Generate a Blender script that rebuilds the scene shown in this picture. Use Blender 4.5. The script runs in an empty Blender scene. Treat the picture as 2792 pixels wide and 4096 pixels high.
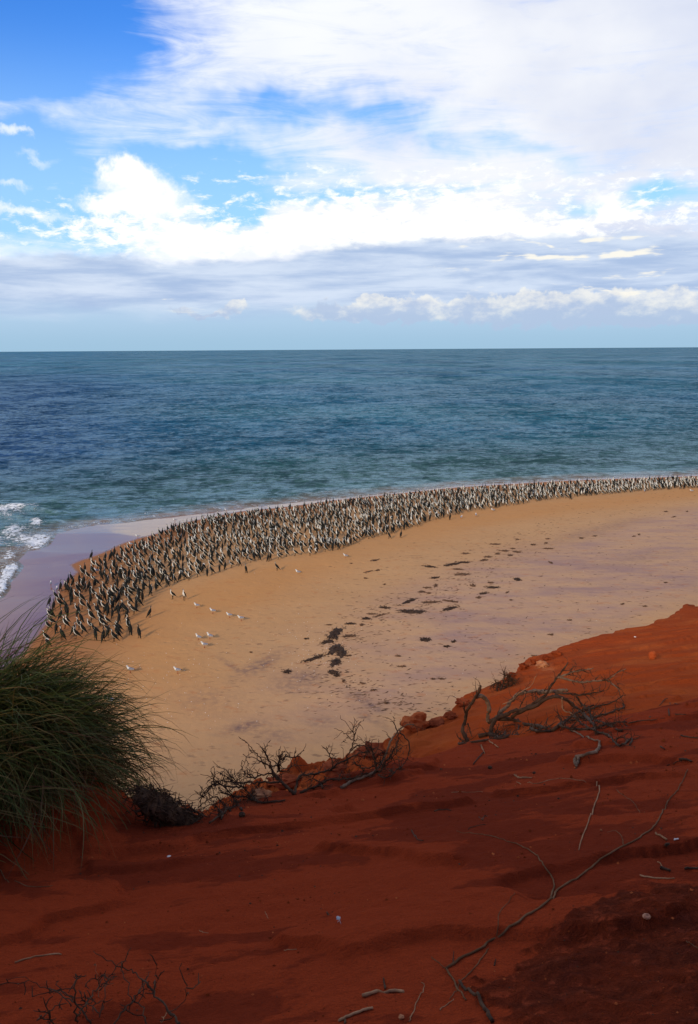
import bpy, math, random
import numpy as np
from mathutils import Vector, Matrix

random.seed(7)
rng = np.random.default_rng(7)
scene = bpy.context.scene
COL = scene.collection
PI = math.pi
R = math.radians

# ------------------------------------------------------------------ camera
W, HT, F = 698.0, 1024.0, 804.0
CAM_Z = 18.0
PITCH = math.atan(162.75 / F)
ROLL = math.atan(4.5 / 698)
cam_d = bpy.data.cameras.new("camera")
cam_d.sensor_fit = 'VERTICAL'
cam_d.sensor_height = 24.0
cam_d.lens = 24.0 * F / HT
cam_d.clip_start = 0.05
cam_d.clip_end = 60000
cam = bpy.data.objects.new("camera", cam_d)
COL.objects.link(cam)
MC = Matrix.Translation((0, 0, CAM_Z)) @ Matrix.Rotation(PI / 2 - PITCH, 4, 'X') @ Matrix.Rotation(-ROLL, 4, 'Z')
cam.matrix_world = MC
scene.camera = cam
RC = np.array(MC.to_3x3())


def rayd(px, py):
    v = RC @ np.array([(px - W / 2) / F, -(py - HT / 2) / F, -1.0])
    return v / np.linalg.norm(v)


def azel(px, py):
    v = rayd(px, py)
    return math.atan2(v[0], v[1]), math.asin(v[2])


def to_px(x, y, z):
    """pixel position of world points (numpy arrays)"""
    q = np.stack([x, y, z - CAM_Z], -1) @ RC
    w = -q[..., 2]
    w = np.where(w < 0.01, 0.01, w)
    return W / 2 + F * q[..., 0] / w, HT / 2 - F * q[..., 1] / w


# ------------------------------------------------------------------ sun and sky
SUN_EL, SUN_AZ = R(23), R(-150)          # azimuth measured from +Y towards +X
sun_d = bpy.data.lights.new("sun", 'SUN')
sun_d.energy = 3.2
sun_d.angle = R(6)
sun_d.color = (1.0, 0.80, 0.56)
sun = bpy.data.objects.new("sun", sun_d)
COL.objects.link(sun)
sdir = Vector((math.sin(SUN_AZ) * math.cos(SUN_EL), math.cos(SUN_AZ) * math.cos(SUN_EL), math.sin(SUN_EL)))
sun.rotation_euler = sdir.to_track_quat('Z', 'Y').to_euler()
sun.location = (0, 0, 60)

scene.view_settings.view_transform = 'Standard'
scene.view_settings.look = 'None'
scene.view_settings.gamma = 1
scene.view_settings.exposure = 0.0
scene.view_settings.use_curve_mapping = False
scene.cycles.max_bounces = 5
scene.cycles.diffuse_bounces = 3
scene.cycles.glossy_bounces = 3
scene.cycles.transmission_bounces = 2
scene.cycles.caustics_reflective = False
scene.cycles.caustics_refractive = False
scene.cycles.use_denoising = True


class NT:
    """small helper to write shader node trees as expressions"""
    def __init__(s, tree):
        s.t = tree
        tree.nodes.clear()

    def node(s, typ, **kw):
        n = s.t.nodes.new(typ)
        for k, v in kw.items():
            setattr(n, k, v)
        return n

    def put(s, sock, v):
        if isinstance(v, bpy.types.NodeSocket):
            s.t.links.new(v, sock)
        elif v is not None:
            if isinstance(v, (tuple, list)) and len(v) == 3 and sock.type == 'RGBA':
                v = (*v, 1.0)
            sock.default_value = v

    def m(s, op, a, b=None, c=None, clamp=False):
        n = s.node('ShaderNodeMath', operation=op, use_clamp=clamp)
        s.put(n.inputs[0], a)
        if b is not None: s.put(n.inputs[1], b)
        if c is not None: s.put(n.inputs[2], c)
        return n.outputs[0]

    def add(s, a, b): return s.m('ADD', a, b)
    def sub(s, a, b): return s.m('SUBTRACT', a, b)
    def mul(s, a, b): return s.m('MULTIPLY', a, b)
    def div(s, a, b): return s.m('DIVIDE', a, b)

    def smooth(s, x, lo, hi, a=0.0, b=1.0):
        n = s.node('ShaderNodeMapRange', interpolation_type='SMOOTHSTEP')
        s.put(n.inputs['Value'], x); s.put(n.inputs['From Min'], lo); s.put(n.inputs['From Max'], hi)
        s.put(n.inputs['To Min'], a); s.put(n.inputs['To Max'], b)
        return n.outputs[0]

    def noise(s, vec, scale=1.0, detail=4.0, rough=0.5, dist=0.0, color=False):
        n = s.node('ShaderNodeTexNoise')
        s.put(n.inputs['Vector'], vec)
        n.inputs['Scale'].default_value = scale; n.inputs['Detail'].default_value = detail
        n.inputs['Roughness'].default_value = rough; n.inputs['Distortion'].default_value = dist
        return n.outputs['Color'] if color else n.outputs['Fac']

    def voro(s, vec, scale=1.0, feature='F1', rand=1.0):
        n = s.node('ShaderNodeTexVoronoi', feature=feature)
        s.put(n.inputs['Vector'], vec)
        n.inputs['Scale'].default_value = scale; n.inputs['Randomness'].default_value = rand
        return n.outputs['Distance']

    def xyz(s, x, y, z=0.0):
        n = s.node('ShaderNodeCombineXYZ')
        s.put(n.inputs[0], x); s.put(n.inputs[1], y); s.put(n.inputs[2], z)
        return n.outputs[0]

    def sep(s, v):
        n = s.node('ShaderNodeSeparateXYZ'); s.put(n.inputs[0], v)
        return n.outputs[0], n.outputs[1], n.outputs[2]

    def mix(s, f, a, b, typ='MIX'):
        n = s.node('ShaderNodeMix', data_type='RGBA', blend_type=typ)
        s.put(n.inputs[0], f); s.put(n.inputs[6], a); s.put(n.inputs[7], b)
        return n.outputs[2]

    def curve(s, x, pts):
        """piecewise function of x through pts (x, y)"""
        n = s.node('ShaderNodeFloatCurve')
        xs = [p[0] for p in pts]; ys = [p[1] for p in pts]
        x0, x1, y0, y1 = min(xs), max(xs), min(ys), max(ys)
        c = n.mapping.curves[0]
        pp = [((a - x0) / (x1 - x0), (b - y0) / (y1 - y0 or 1)) for a, b in pts]
        c.points[0].location = pp[0]; c.points[1].location = pp[-1]
        for q in pp[1:-1]: c.points.new(*q)
        n.mapping.update()
        t = s.div(s.sub(x, x0), x1 - x0)
        s.put(n.inputs['Value'], s.m('MINIMUM', s.m('MAXIMUM', t, 0.0), 1.0))
        return s.add(s.mul(n.outputs[0], y1 - y0), y0)

    def mapping(s, v, sc=(1, 1, 1), rot=(0, 0, 0), loc=(0, 0, 0)):
        n = s.node('ShaderNodeMapping')
        s.put(n.inputs['Vector'], v)
        n.inputs['Scale'].default_value = sc; n.inputs['Rotation'].default_value = rot; n.inputs['Location'].default_value = loc
        return n.outputs[0]

    def attr(s, name):
        return s.node('ShaderNodeAttribute', attribute_name=name).outputs['Fac']

    def bump(s, h, strength=1.0, dist=0.1, normal=None):
        n = s.node('ShaderNodeBump')
        n.inputs['Strength'].default_value = strength; n.inputs['Distance'].default_value = dist
        s.put(n.inputs['Height'], h)
        if normal is not None: s.put(n.inputs['Normal'], normal)
        return n.outputs[0]


# world: Nishita sky with cloud layers laid over it by direction
world = bpy.data.worlds.new("World")
scene.world = world
world.use_nodes = True
g = NT(world.node_tree)
D = g.node('ShaderNodeTexCoord').outputs['Generated']
dx, dy, dz = g.sep(D)
AZ = g.m('ARCTAN2', dx, dy)
EL = g.m('ARCSINE', g.m('MINIMUM', g.m('MAXIMUM', dz, -0.999), 0.999))
sky = g.node('ShaderNodeTexSky', sky_type='NISHITA')
sky.sun_disc = False
sky.sun_elevation = SUN_EL
sky.sun_rotation = SUN_AZ
sky.altitude = 0; sky.air_density = 1.0; sky.dust_density = 0.3; sky.ozone_density = 3.0
K = 10.0                                    # background strength is 1 / K
base = g.mix(1.0, sky.outputs[0], (0.48, 1.12, 2.05), 'MULTIPLY')
thin = g.smooth(EL, 0.36, 0.14, 0.0, 0.62)
base = g.mix(thin, base, (0.50 * K, 0.80 * K, 1.0 * K))
zc = g.add(g.m('MAXIMUM', dz, 0.0), 0.10)
PV = g.xyz(g.div(dx, zc), g.div(dy, zc), 0.0)     # cloud deck seen in perspective
AE = g.xyz(AZ, EL, 0.0)
wob = g.noise(AE, 9.0, 4, 0.55)
wob2 = g.noise(g.mapping(AE, loc=(3, 7, 0)), 9.0, 4, 0.55)
AZw = g.add(AZ, g.mul(g.sub(wob, 0.5), 0.16))
ELw = g.add(EL, g.mul(g.sub(wob2, 0.5), 0.09))


def blob(px, py, sx, sy, amp=1.0, rot=0.0, a=None, e=None):
    """soft elliptical mask round one direction, sizes in pixels of the photograph"""
    a0, e0 = azel(px, py)
    da = g.sub(AZw if a is None else a, a0); de = g.sub(ELw if e is None else e, e0)
    c, s_ = math.cos(rot), math.sin(rot)
    u = g.div(g.add(g.mul(da, c), g.mul(de, s_)), sx / F)
    v = g.div(g.sub(g.mul(de, c), g.mul(da, s_)), sy / F)
    r2 = g.add(g.mul(u, u), g.mul(v, v))
    return g.mul(g.m('EXPONENT', g.mul(r2, -1.0)), amp)


def total(lst):
    o = lst[0]
    for q in lst[1:]: o = g.add(o, q)
    return o


# veil of high cloud
n1 = g.noise(g.mapping(PV, sc=(1.0, 0.55, 1), rot=(0, 0, 0.5)), 1.3, 7, 0.56, 0.6)
n2 = g.noise(g.mapping(AE, sc=(1.0, 3.4, 1), rot=(0, 0, -0.12)), 7.0, 7, 0.6, 0.5)
blue = total([blob(-10, 8, 150, 62, 1.25), blob(70, 25, 85, 35, 0.5), blob(28, 83, 42, 10, 0.8, 0.1), blob(20, 150, 75, 30, 0.62), blob(50, 190, 85, 50, 0.85),
              blob(190, 168, 50, 24, 0.85), blob(260, 172, 90, 14, 0.65), blob(300, 205, 110, 12, 0.55), blob(400, 195, 90, 8, 0.45), blob(120, 120, 110, 14, 0.35, 0.1), blob(325, 108, 120, 17, 0.80, -0.05), blob(460, 140, 65, 12, 0.42, -0.1), blob(35, 225, 95, 22, 0.7),
              blob(655, 203, 55, 14, 0.95), blob(218, 195, 34, 26, 0.8), blob(520, 152, 60, 9, 0.42), blob(235, 150, 110, 11, 0.32, 0.05), blob(600, 160, 50, 10, 0.3)])
n3 = g.noise(g.mapping(AE, sc=(0.8, 5.0, 1), rot=(0, 0, -0.25), loc=(2, 9, 0)), 9.0, 8, 0.66, 1.2)
high = g.smooth(EL, 0.42, 0.95, 0.0, 0.62)                     # the cover thins out overhead and behind
backs = g.smooth(dy, 0.5, -0.5, 0.0, 0.25)
dens = g.sub(g.sub(g.add(g.add(g.add(g.mul(n1, 0.55), g.mul(n2, 0.75)), g.mul(n3, 1.05)), -0.10), g.mul(blue, 0.95)), g.add(high, backs))
veil = g.smooth(dens, 0.10, 1.10)
grey = g.smooth(g.noise(g.mapping(AE, sc=(1, 1.7, 1), loc=(1, 0, 0)), 4.0, 5, 0.5), 0.35, 0.75)
vcol = g.mix(grey, (0.93 * K, 0.95 * K, 1.0 * K), (0.66 * K, 0.72 * K, 0.90 * K))
side = g.smooth(dx, -0.35, 0.25)
vcol = g.mix(side, (1.0 * K, 1.03 * K, 1.08 * K), vcol)
col = g.mix(veil, base, vcol)
# mottled bright cloud in the middle band
cell = g.noise(g.mapping(AE, sc=(1, 2.4, 1)), 38.0, 7, 0.68, 0.3)
band = total([blob(420, 208, 230, 34, 0.82), blob(320, 240, 210, 16, 1.1), blob(130, 236, 110, 12, 0.65), blob(560, 225, 120, 10, 0.8), blob(150, 212, 60, 10, 0.4)])
bmask = g.smooth(g.add(g.mul(g.sub(cell, 0.5), 4.6), band), 0.36, 1.40)
bmask = g.mul(bmask, g.smooth(band, 0.06, 0.35))
col = g.mix(bmask, col, (1.12 * K, 1.12 * K, 1.08 * K))
# cumulus tower and little puffs on the left
bil = g.noise(AE, 30.0, 6, 0.6, 0.2)
AZb = g.add(AZ, g.mul(g.sub(bil, 0.5), 0.07)); ELb = g.add(EL, g.mul(g.sub(g.noise(g.mapping(AE, loc=(5, 5, 0)), 30.0, 6, 0.6), 0.5), 0.05))
tower = total([blob(126, 164, 20, 12, 0.8, 0, AZb, ELb), blob(138, 182, 30, 15, 0.8, 0, AZb, ELb), blob(150, 206, 48, 14, 0.85, 0, AZb, ELb), blob(95, 204, 34, 7, 0.5, 0, AZb, ELb), blob(13, 130, 14, 8, 0.7, 0, AZb, ELb),
               blob(36, 160, 24, 7, 0.55, -0.25, AZb, ELb), blob(10, 185, 22, 6, 0.6, 0, AZb, ELb), blob(20, 212, 45, 6, 0.7, -0.1, AZb, ELb), blob(440, 118, 40, 22, 0.55, 0, AZb, ELb),
               blob(608, 205, 26, 14, 0.8, 0, AZb, ELb)])
tmask = g.smooth(tower, 0.26, 0.95)
col = g.mix(tmask, col, (1.10 * K, 1.10 * K, 1.07 * K))
# clear strip above the horizon
a_l = [azel(x, 340)[0] for x in (-400, 0, 150, 300, 450, 600, 698, 1100)]
pts = []
for x, y in ((-400, 252), (0, 251), (130, 250), (150, 257), (262, 257), (300, 248), (400, 237), (520, 232), (698, 228), (1100, 222)):
    a, e = azel(x, y); pts.append((a, e))
pts = [(-PI, 0.12)] + pts + [(PI, 0.12)]
shelf = g.curve(AZ, pts)
sn = g.noise(g.mapping(AE, sc=(1, 2.5, 1), loc=(2, 1, 0)), 26.0, 5, 0.55)
below = g.smooth(g.sub(g.add(shelf, g.mul(g.sub(sn, 0.5), 0.022)), EL), 0.0, 0.012)
st = g.noise(g.mapping(AE, sc=(1, 8.0, 1), loc=(0, 3, 0), rot=(0, 0, 0.02)), 6.0, 6, 0.6, 0.2)
scol = g.mix(g.smooth(st, 0.35, 0.66), (0.42 * K, 0.55 * K, 0.79 * K), (0.68 * K, 0.78 * K, 0.94 * K))
gaps = g.smooth(g.add(g.noise(g.mapping(AE, sc=(1, 9.0, 1), loc=(4, 3, 0)), 9.0, 6, 0.62), total([blob(590, 255, 120, 6, 0.24, 0.04), blob(620, 287, 110, 4, 0.30), blob(560, 241, 160, 4, 0.22), blob(640, 270, 90, 4, 0.16), blob(140, 290, 90, 5, 0.12), blob(200, 308, 70, 6, 0.1)])), 0.68, 0.80)
scol = g.mix(gaps, scol, (0.98 * K, 0.96 * K, 0.88 * K))
col = g.mix(below, col, scol)
# cumulus row low on the right
hz = g.smooth(EL, azel(349, 332)[1], azel(349, 292)[1])
horizon = g.mix(g.smooth(EL, 0.0, 0.05), (0.36 * K, 0.56 * K, 0.74 * K), (0.46 * K, 0.64 * K, 0.84 * K))
hzn = g.smooth(g.add(EL, g.mul(g.sub(g.noise(g.mapping(AE, sc=(1, 3, 1)), 14, 5, 0.5), 0.5), 0.03)), azel(349, 325)[1], azel(349, 296)[1])
lowdown = g.mul(g.sub(1.0, hzn), 1.0)
col = g.mix(lowdown, col, horizon)
row = total([blob(345, 312, 60, 10, 0.95, 0, AZb, ELb), blob(382, 307, 24, 13, 0.95, 0, AZb, ELb), blob(450, 310, 70, 12, 0.95, 0, AZb, ELb), blob(525, 309, 50, 14, 0.95, 0, AZb, ELb), blob(590, 308, 66, 15, 0.95, 0, AZb, ELb),
             blob(660, 307, 50, 14, 0.95, 0, AZb, ELb), blob(760, 306, 90, 11, 0.8, 0, AZb, ELb), blob(205, 312, 45, 4, 0.8, 0, AZb, ELb), blob(235, 306, 16, 4, 0.6, 0, AZb, ELb)])
rmask = g.smooth(row, 0.36, 0.7)
rb = g.noise(g.mapping(AE, loc=(8, 2, 0), sc=(1, 1.6, 1)), 22, 5, 0.6)
rtop = g.add(g.mul(g.sub(EL, azel(349, 316)[1]), 22.0), g.mul(g.sub(rb, 0.5), 3.0))
rcol = g.mix(g.smooth(rtop, -0.1, 0.7), (0.46 * K, 0.56 * K, 0.76 * K), (1.0 * K, 0.97 * K, 0.88 * K))
col = g.mix(g.mul(rmask, 0.68), col, rcol)
bg = g.node('ShaderNodeBackground')
bg.inputs['Strength'].default_value = 1.0 / K
g.put(bg.inputs['Color'], col)
wo = g.node('ShaderNodeOutputWorld')
g.t.links.new(bg.outputs[0], wo.inputs[0])
world.cycles.sampling_method = 'MANUAL'
world.cycles.sample_map_resolution = 512

# ------------------------------------------------------------------ numpy noise
_perm = rng.permutation(256)
_gr = np.array([(math.cos(i * 2 * PI / 256), math.sin(i * 2 * PI / 256)) for i in range(256)])


def perlin(x, y, seed=0):
    x = np.asarray(x, float); y = np.asarray(y, float)
    xi = np.floor(x).astype(np.int64); yi = np.floor(y).astype(np.int64)
    xf = x - xi; yf = y - yi
    u = xf * xf * xf * (xf * (xf * 6 - 15) + 10); v = yf * yf * yf * (yf * (yf * 6 - 15) + 10)

    def gg(i, j):
        h = _perm[(_perm[(_perm[(xi + i) & 255] + yi + j) & 255] + seed) & 255]
        return _gr[h, 0] * (xf - i) + _gr[h, 1] * (yf - j)
    return ((gg(0, 0) * (1 - u) + gg(1, 0) * u) * (1 - v) + (gg(0, 1) * (1 - u) + gg(1, 1) * u) * v) * 1.5


def fbm(x, y, octv=4, seed=0, gain=0.5):
    o = 0; a = 1.0; s = 0
    for k in range(octv):
        o = o + a * perlin(x * 2 ** k + 17.3 * k, y * 2 ** k - 9.1 * k, seed + k * 13); s += a; a *= gain
    return o / s


def sstep(x, a, b):
    t = np.clip((x - a) / (b - a), 0, 1)
    return t * t * (3 - 2 * t)


# ------------------------------------------------------------------ object helpers
def link_mesh(name, verts, faces, mats=(), parent=None, smooth=True, fmat=None, attrs=None):
    me = bpy.data.meshes.new(name)
    verts = np.asarray(verts, np.float32).reshape(-1, 3)
    if isinstance(faces, np.ndarray):
        k = faces.shape[1]; n = len(faces)
        me.vertices.add(len(verts)); me.vertices.foreach_set('co', verts.ravel())
        me.loops.add(n * k); me.loops.foreach_set('vertex_index', faces.astype(np.int32).ravel())
        me.polygons.add(n); me.polygons.foreach_set('loop_start', np.arange(n, dtype=np.int32) * k)
        me.update(calc_edges=True)
    else:
        me.from_pydata([tuple(map(float, v)) for v in verts], [], faces)
    for m_ in mats: me.materials.append(m_)
    if fmat is not None: me.polygons.foreach_set('material_index', np.asarray(fmat, np.int32))
    me.polygons.foreach_set('use_smooth', np.full(len(me.polygons), smooth))
    if attrs:
        for k_, a_ in attrs.items():
            at = me.attributes.new(k_, 'FLOAT', 'POINT'); at.data.foreach_set('value', np.asarray(a_, np.float32).ravel())
    me.update()
    o = bpy.data.objects.new(name, me)
    COL.objects.link(o)
    if parent is not None: o.parent = parent
    return o


def tag(o, label=None, cat=None, group=None, kind=None):
    if label: o['label'] = label
    if cat: o['category'] = cat
    if group: o['group'] = group
    if kind: o['kind'] = kind
    return o


def empty(name, loc=(0, 0, 0)):
    e = bpy.data.objects.new(name, None)
    e.empty_display_size = 0.1
    e.location = loc
    COL.objects.link(e)
    return e


def grid_faces(nr, nc):
    i = np.arange(nr - 1)[:, None] * nc + np.arange(nc - 1)[None, :]
    return np.stack([i, i + 1, i + nc + 1, i + nc], -1).reshape(-1, 4)


class Tubes:
    """collects tapered tubes and builds them as one mesh"""
    def __init__(s): s.v = []; s.f = []; s.n = 0

    def add(s, pts, rad, k=5, cap=True):
        pts = np.asarray(pts, float); m = len(pts)
        rad = np.broadcast_to(np.asarray(rad, float), (m,))
        t = np.gradient(pts, axis=0); t /= (np.linalg.norm(t, axis=1, keepdims=True) + 1e-9)
        ref = np.array([0.31, 0.17, 0.94])
        a = np.cross(t, ref); a /= (np.linalg.norm(a, axis=1, keepdims=True) + 1e-9)
        b = np.cross(t, a)
        th = np.arange(k) * 2 * PI / k
        ring = pts[:, None] + rad[:, None, None] * (np.cos(th)[None, :, None] * a[:, None] + np.sin(th)[None, :, None] * b[:, None])
        s.v.append(ring.reshape(-1, 3))
        for i in range(m - 1):
            for j in range(k):
                j2 = (j + 1) % k
                s.f.append((s.n + i * k + j, s.n + i * k + j2, s.n + (i + 1) * k + j2, s.n + (i + 1) * k + j))
        if cap:
            s.f.append(tuple(s.n + j for j in range(k))[::-1]); s.f.append(tuple(s.n + (m - 1) * k + j for j in range(k)))
        s.n += m * k

    def build(s, name, mat, parent=None):
        return link_mesh(name, np.concatenate(s.v), s.f, (mat,), parent)


# ------------------------------------------------------------------ lie of the land
# waterline and wet edge, picked out in the photograph and laid on the beach plane
def plane_pt(px, py, z=0.0):
    d = rayd(px, py)
    t = (z - CAM_Z) / d[2]
    return np.array([d[0] * t, d[1] * t])


WL_PX = [(1.5, 598), (8, 590), (9, 582), (16.6, 575), (22, 567), (16, 561), (27, 551), (39.5, 549), (47, 546), (51, 541), (55, 534), (75, 529), (98, 524.6),
         (125, 523), (165, 517), (200, 513), (225, 510), (272, 505), (320, 500), (367, 495.6), (414, 491), (448, 487), (475, 484.6), (511, 483), (582, 479), (637, 477), (698, 475)]
WET_PX = [(-60, 720), (20, 660), (46, 625), (50, 610), (58, 590), (65.5, 582), (74, 576), (76, 573), (70, 565.6), (79, 562), (102, 554.6), (125, 544), (158, 535), (181, 524),
          (213, 517), (240, 511.5), (294, 506), (330, 500.5), (380, 495), (450, 487.6), (560, 480.6), (698, 475.6)]
WL = np.array([(-75, 12), (-48, 26), (-32, 38)] + [tuple(plane_pt(*p)) for p in WL_PX] + [(90, 136), (160, 170), (400, 230), (900, 300)])
_wp = [plane_pt(x, y, 0.12) for x, y in WET_PX]
WE = np.array([(-70, 8), (-40, 20)] + [tuple(p) for p in _wp] + [(90, 135.5), (160, 169.5), (400, 229), (900, 299)])


def sdist(x, y, L):
    """signed distance to polyline L, positive on the right-hand (land) side"""
    x = np.asarray(x, float); y = np.asarray(y, float)
    best = np.full(x.shape, 1e18); sg = np.ones(x.shape)
    for (ax, ay), (bx, by) in zip(L[:-1], L[1:]):
        ex, ey = bx - ax, by - ay
        t = np.clip(((x - ax) * ex + (y - ay) * ey) / (ex * ex + ey * ey), 0, 1)
        qx, qy = x - ax - t * ex, y - ay - t * ey
        d2 = qx * qx + qy * qy
        cr = -(ex * (y - ay) - ey * (x - ax))
        upd = d2 < best - 1e-9
        sg = np.where(upd, np.where(cr >= 0, 1.0, -1.0), sg)
        best = np.where(upd, d2, best)
    return np.sqrt(best) * sg


def beach_z(x, y, d=None):
    if d is None: d = sdist(x, y, WL)
    z = np.where(d > 0, 0.02 + 0.95 * (1 - np.exp(-np.maximum(d, 0) / 26.0)), 0.02 + 0.05 * d)
    return z + 0.05 * sstep(d, 4, 10) * fbm(np.asarray(x) / 7.0, np.asarray(y) / 7.0, 3, 5)


def on_beach(px, py):
    z = 0.3
    for _ in range(5):
        p = plane_pt(px, py, z)
        z = float(beach_z(p[0:1], p[1:2])[0])
    return np.array([p[0], p[1], z])


# red bluff: near slope, crest, lower ledge, edge
H0, SY, SX = 1.3, 0.35, 0.14
SHADE_HILL = 22.3  # top of an unseen dune behind the camera, added to shade the near slope
CREST_PX = [(-200, 850), (0, 850), (60, 840), (110, 830), (150, 829), (200, 829), (250, 806), (290, 792), (345, 781), (400, 766), (445, 752), (470, 742), (520, 738), (600, 722), (698, 697), (900, 660)]
EDGE_PX = [(-200, 830), (0, 820), (100, 812), (150, 812), (200, 806), (240, 786), (280, 771), (320, 760), (350, 752), (380, 741), (405, 727), (432, 719), (448, 714), (457, 704), (465, 695), (500, 682),
           (514, 676), (521, 665), (533, 658), (548, 655), (560, 650), (590, 642), (620, 634), (645, 629), (663, 624), (676, 619), (686, 615.5), (698, 615), (800, 603)]
DROP = np.array([(R(-40), 0.9), (R(-15), 0.9), (R(-3), 0.85), (R(3), 0.6), (R(9), 0.4), (R(16), 0.22), (R(40), 0.15)])


def _curve(pxs, drop):
    az, rr = [], []
    for x, y in pxs:
        a, e = azel(x, y)
        dp = np.interp(a, DROP[:, 0], DROP[:, 1]) if drop else 0.0
        az.append(a); rr.append((H0 + dp) / (math.tan(-e) - SY * math.cos(a) + SX * math.sin(a)))
    return np.array(az), np.array(rr)


cz, cr_ = _curve(CREST_PX, False)
ez, er_ = _curve(EDGE_PX, True)
cz = np.concatenate([[R(-180), R(-120), R(-70), R(-45)], cz[1:-1], [R(32), R(45), R(70), R(180)]])
cr_ = np.concatenate([[60, 30, 8.0, 6.0], cr_[1:-1], [9.0, 14.0, 40, 60]])
ez = np.concatenate([[R(-180), R(-120), R(-70), R(-45)], ez[1:-1], [R(32), R(40), R(50), R(180)]])
er_ = np.concatenate([[90, 45, 11.0, 8.5], er_[1:-1], [26, 40, 90, 120]])
TUSS = np.array([-2.82, 5.10])


def bluff_z(x, y, detail=True):
    x = np.asarray(x, float); y = np.asarray(y, float)
    az = np.arctan2(x, y); r = np.hypot(x, y)
    base = CAM_Z - H0 - SY * y + SX * x
    base = base + 0.72 * np.logaddexp(0, (-y - 1.3) * 1.5) / 1.5  # ground behind the camera steepened to block the sun
    shade_hill = SHADE_HILL + 0.4 * fbm(x / 5, y / 5, 3, 3)
    base = shade_hill - np.logaddexp(0, (shade_hill - base) * 1.3) / 1.3
    base = 8.5 + np.logaddexp(0, (base - 8.5) * 1.2) / 1.2
    rc = np.interp(az, cz, cr_); re = np.interp(az, ez, er_)
    if detail:
        rc = rc * (1 + 0.012 * fbm(x * 1.2, y * 1.2, 3, 9))
        re = re * (1 + 0.010 * perlin(az * 90, r * 0.15, 21) + 0.006 * perlin(az * 260, r * 0.3, 22))
    drop = np.interp(az, DROP[:, 0], DROP[:, 1])
    w = np.minimum(0.9, 0.75 * np.maximum(re - rc, 0.3))
    z = base - drop * sstep(r, rc, rc + w)
    # tussock mound
    g2 = ((x - TUSS[0] - 0.10) / 1.0) ** 2 + ((y - TUSS[1]) / 0.85) ** 2
    z = z + 0.98 * np.exp(-g2 ** 1.3)
    fall = np.maximum(r - re, 0)
    z = z - np.where(fall > 0, 1.25 * fall + 0.12 * sstep(fall, 0, 0.15), 0)
    z = z - 0.05 * sstep(r, re - 0.5, re)
    if detail:
        ledge = sstep(r, rc + 0.3, rc + 0.9) * sstep(-az, -R(9), R(2))
        lump = np.abs(fbm(x * 1.7, y * 1.7, 4, 31, 0.55))
        z = z + ledge * (0.55 * lump - 0.12)
        z = z + 0.035 * fbm(x / 0.8, y / 0.5, 4, 41) + 0.07 * fbm(x / 2.6 + 3, y / 1.6, 3, 43)
        far = 1 - sstep(r, 6, 14)
        z = z + far * 0.011 * fbm(x / 0.10, y / 0.06, 3, 47)
        # wind-cut scarps across the slope
        s1 = fbm(x / 1.9 + 7, y / 0.75 + x * 0.12, 3, 53)
        z = z + 0.045 * sstep(s1, 0.02, 0.08) * sstep(r, 1.5, 3)
        cliff = sstep(fall, 0.2, 1.5)
        z = z + cliff * 0.8 * fbm(x / 1.1, y / 1.1, 5, 57)
        crust = crust_mask(x, y)
        z = z + crust * (0.008 + 0.050 * np.abs(fbm(x / 0.20, y / 0.13, 4, 59)))
    return z


CR0 = None


def crust_mask(x, y):
    """broken dark crust in the near right corner"""
    c = np.array([1.45, 2.15])
    u = (x - c[0]) / 0.98; v = (y - c[1]) / 0.72
    q = (u * 0.9 - v * 0.35) ** 2 + (v * 0.95 + u * 0.28) ** 2
    return sstep(1.0 - q + 0.55 * fbm(x / 0.34, y / 0.22, 5, 61, 0.66), 0.0, 0.14)


def on_bluff(px, py, lift=0.0):
    d = rayd(px, py)
    t = np.arange(0.8, 40, 0.01)
    P = np.array([0, 0, CAM_Z]) + t[:, None] * d
    z = bluff_z(P[:, 0], P[:, 1])
    k = np.argmax(P[:, 2] < z)
    if P[k, 2] >= z[k]: k = len(t) - 1
    p = P[k].copy(); p[2] = z[k] + lift
    return p


# ------------------------------------------------------------------ materials
def new_mat(name):
    m = bpy.data.materials.new(name)
    m.use_nodes = True
    n = NT(m.node_tree)
    b = n.node('ShaderNodeBsdfPrincipled')
    o = n.node('ShaderNodeOutputMaterial')
    n.t.links.new(b.outputs[0], o.inputs[0])
    return m, n, b


def obj_coord(n):
    return n.node('ShaderNodeNewGeometry').outputs['Position']


def simple_mat(name, c1, c2, rough=0.7, scale=20.0, spec=0.3, objc=True):
    m, n, b = new_mat(name)
    v = n.node('ShaderNodeTexCoord').outputs['Object'] if objc else obj_coord(n)
    f = n.smooth(n.noise(v, scale, 4, 0.6), 0.3, 0.7)
    n.put(b.inputs['Base Color'], n.mix(f, c1, c2))
    b.inputs['Roughness'].default_value = rough
    b.inputs['Specular IOR Level'].default_value = spec
    return m


# red sand
m_red, n, b = new_mat("red_sand")
P_ = obj_coord(n)
pat = n.noise(n.mapping(P_, sc=(0.55, 1.25, 0.8), rot=(0, 0, 0.25)), 1.25, 6, 0.58, 0.35)
crusty = n.smooth(n.add(pat, n.mul(n.sub(n.noise(n.mapping(P_, sc=(1, 2.0, 1)), 10.0, 5, 0.65), 0.5), 0.07)), 0.495, 0.530)
fine = n.noise(P_, 9.0, 6, 0.65)
grain = n.noise(P_, 160.0, 3, 0.7)
pale = n.smooth(n.noise(n.mapping(P_, loc=(4, 2, 0)), 0.9, 5, 0.6), 0.45, 0.75)
lit_ledge = n.attr('ledge')
loose = n.mix(fine, (0.270, 0.0330, 0.0085), (0.370, 0.052, 0.0140))
dark = n.mix(fine, (0.160, 0.0195, 0.0060), (0.245, 0.033, 0.0098))
c = n.mix(n.mul(crusty, n.sub(1.0, lit_ledge)), loose, dark)
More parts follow.
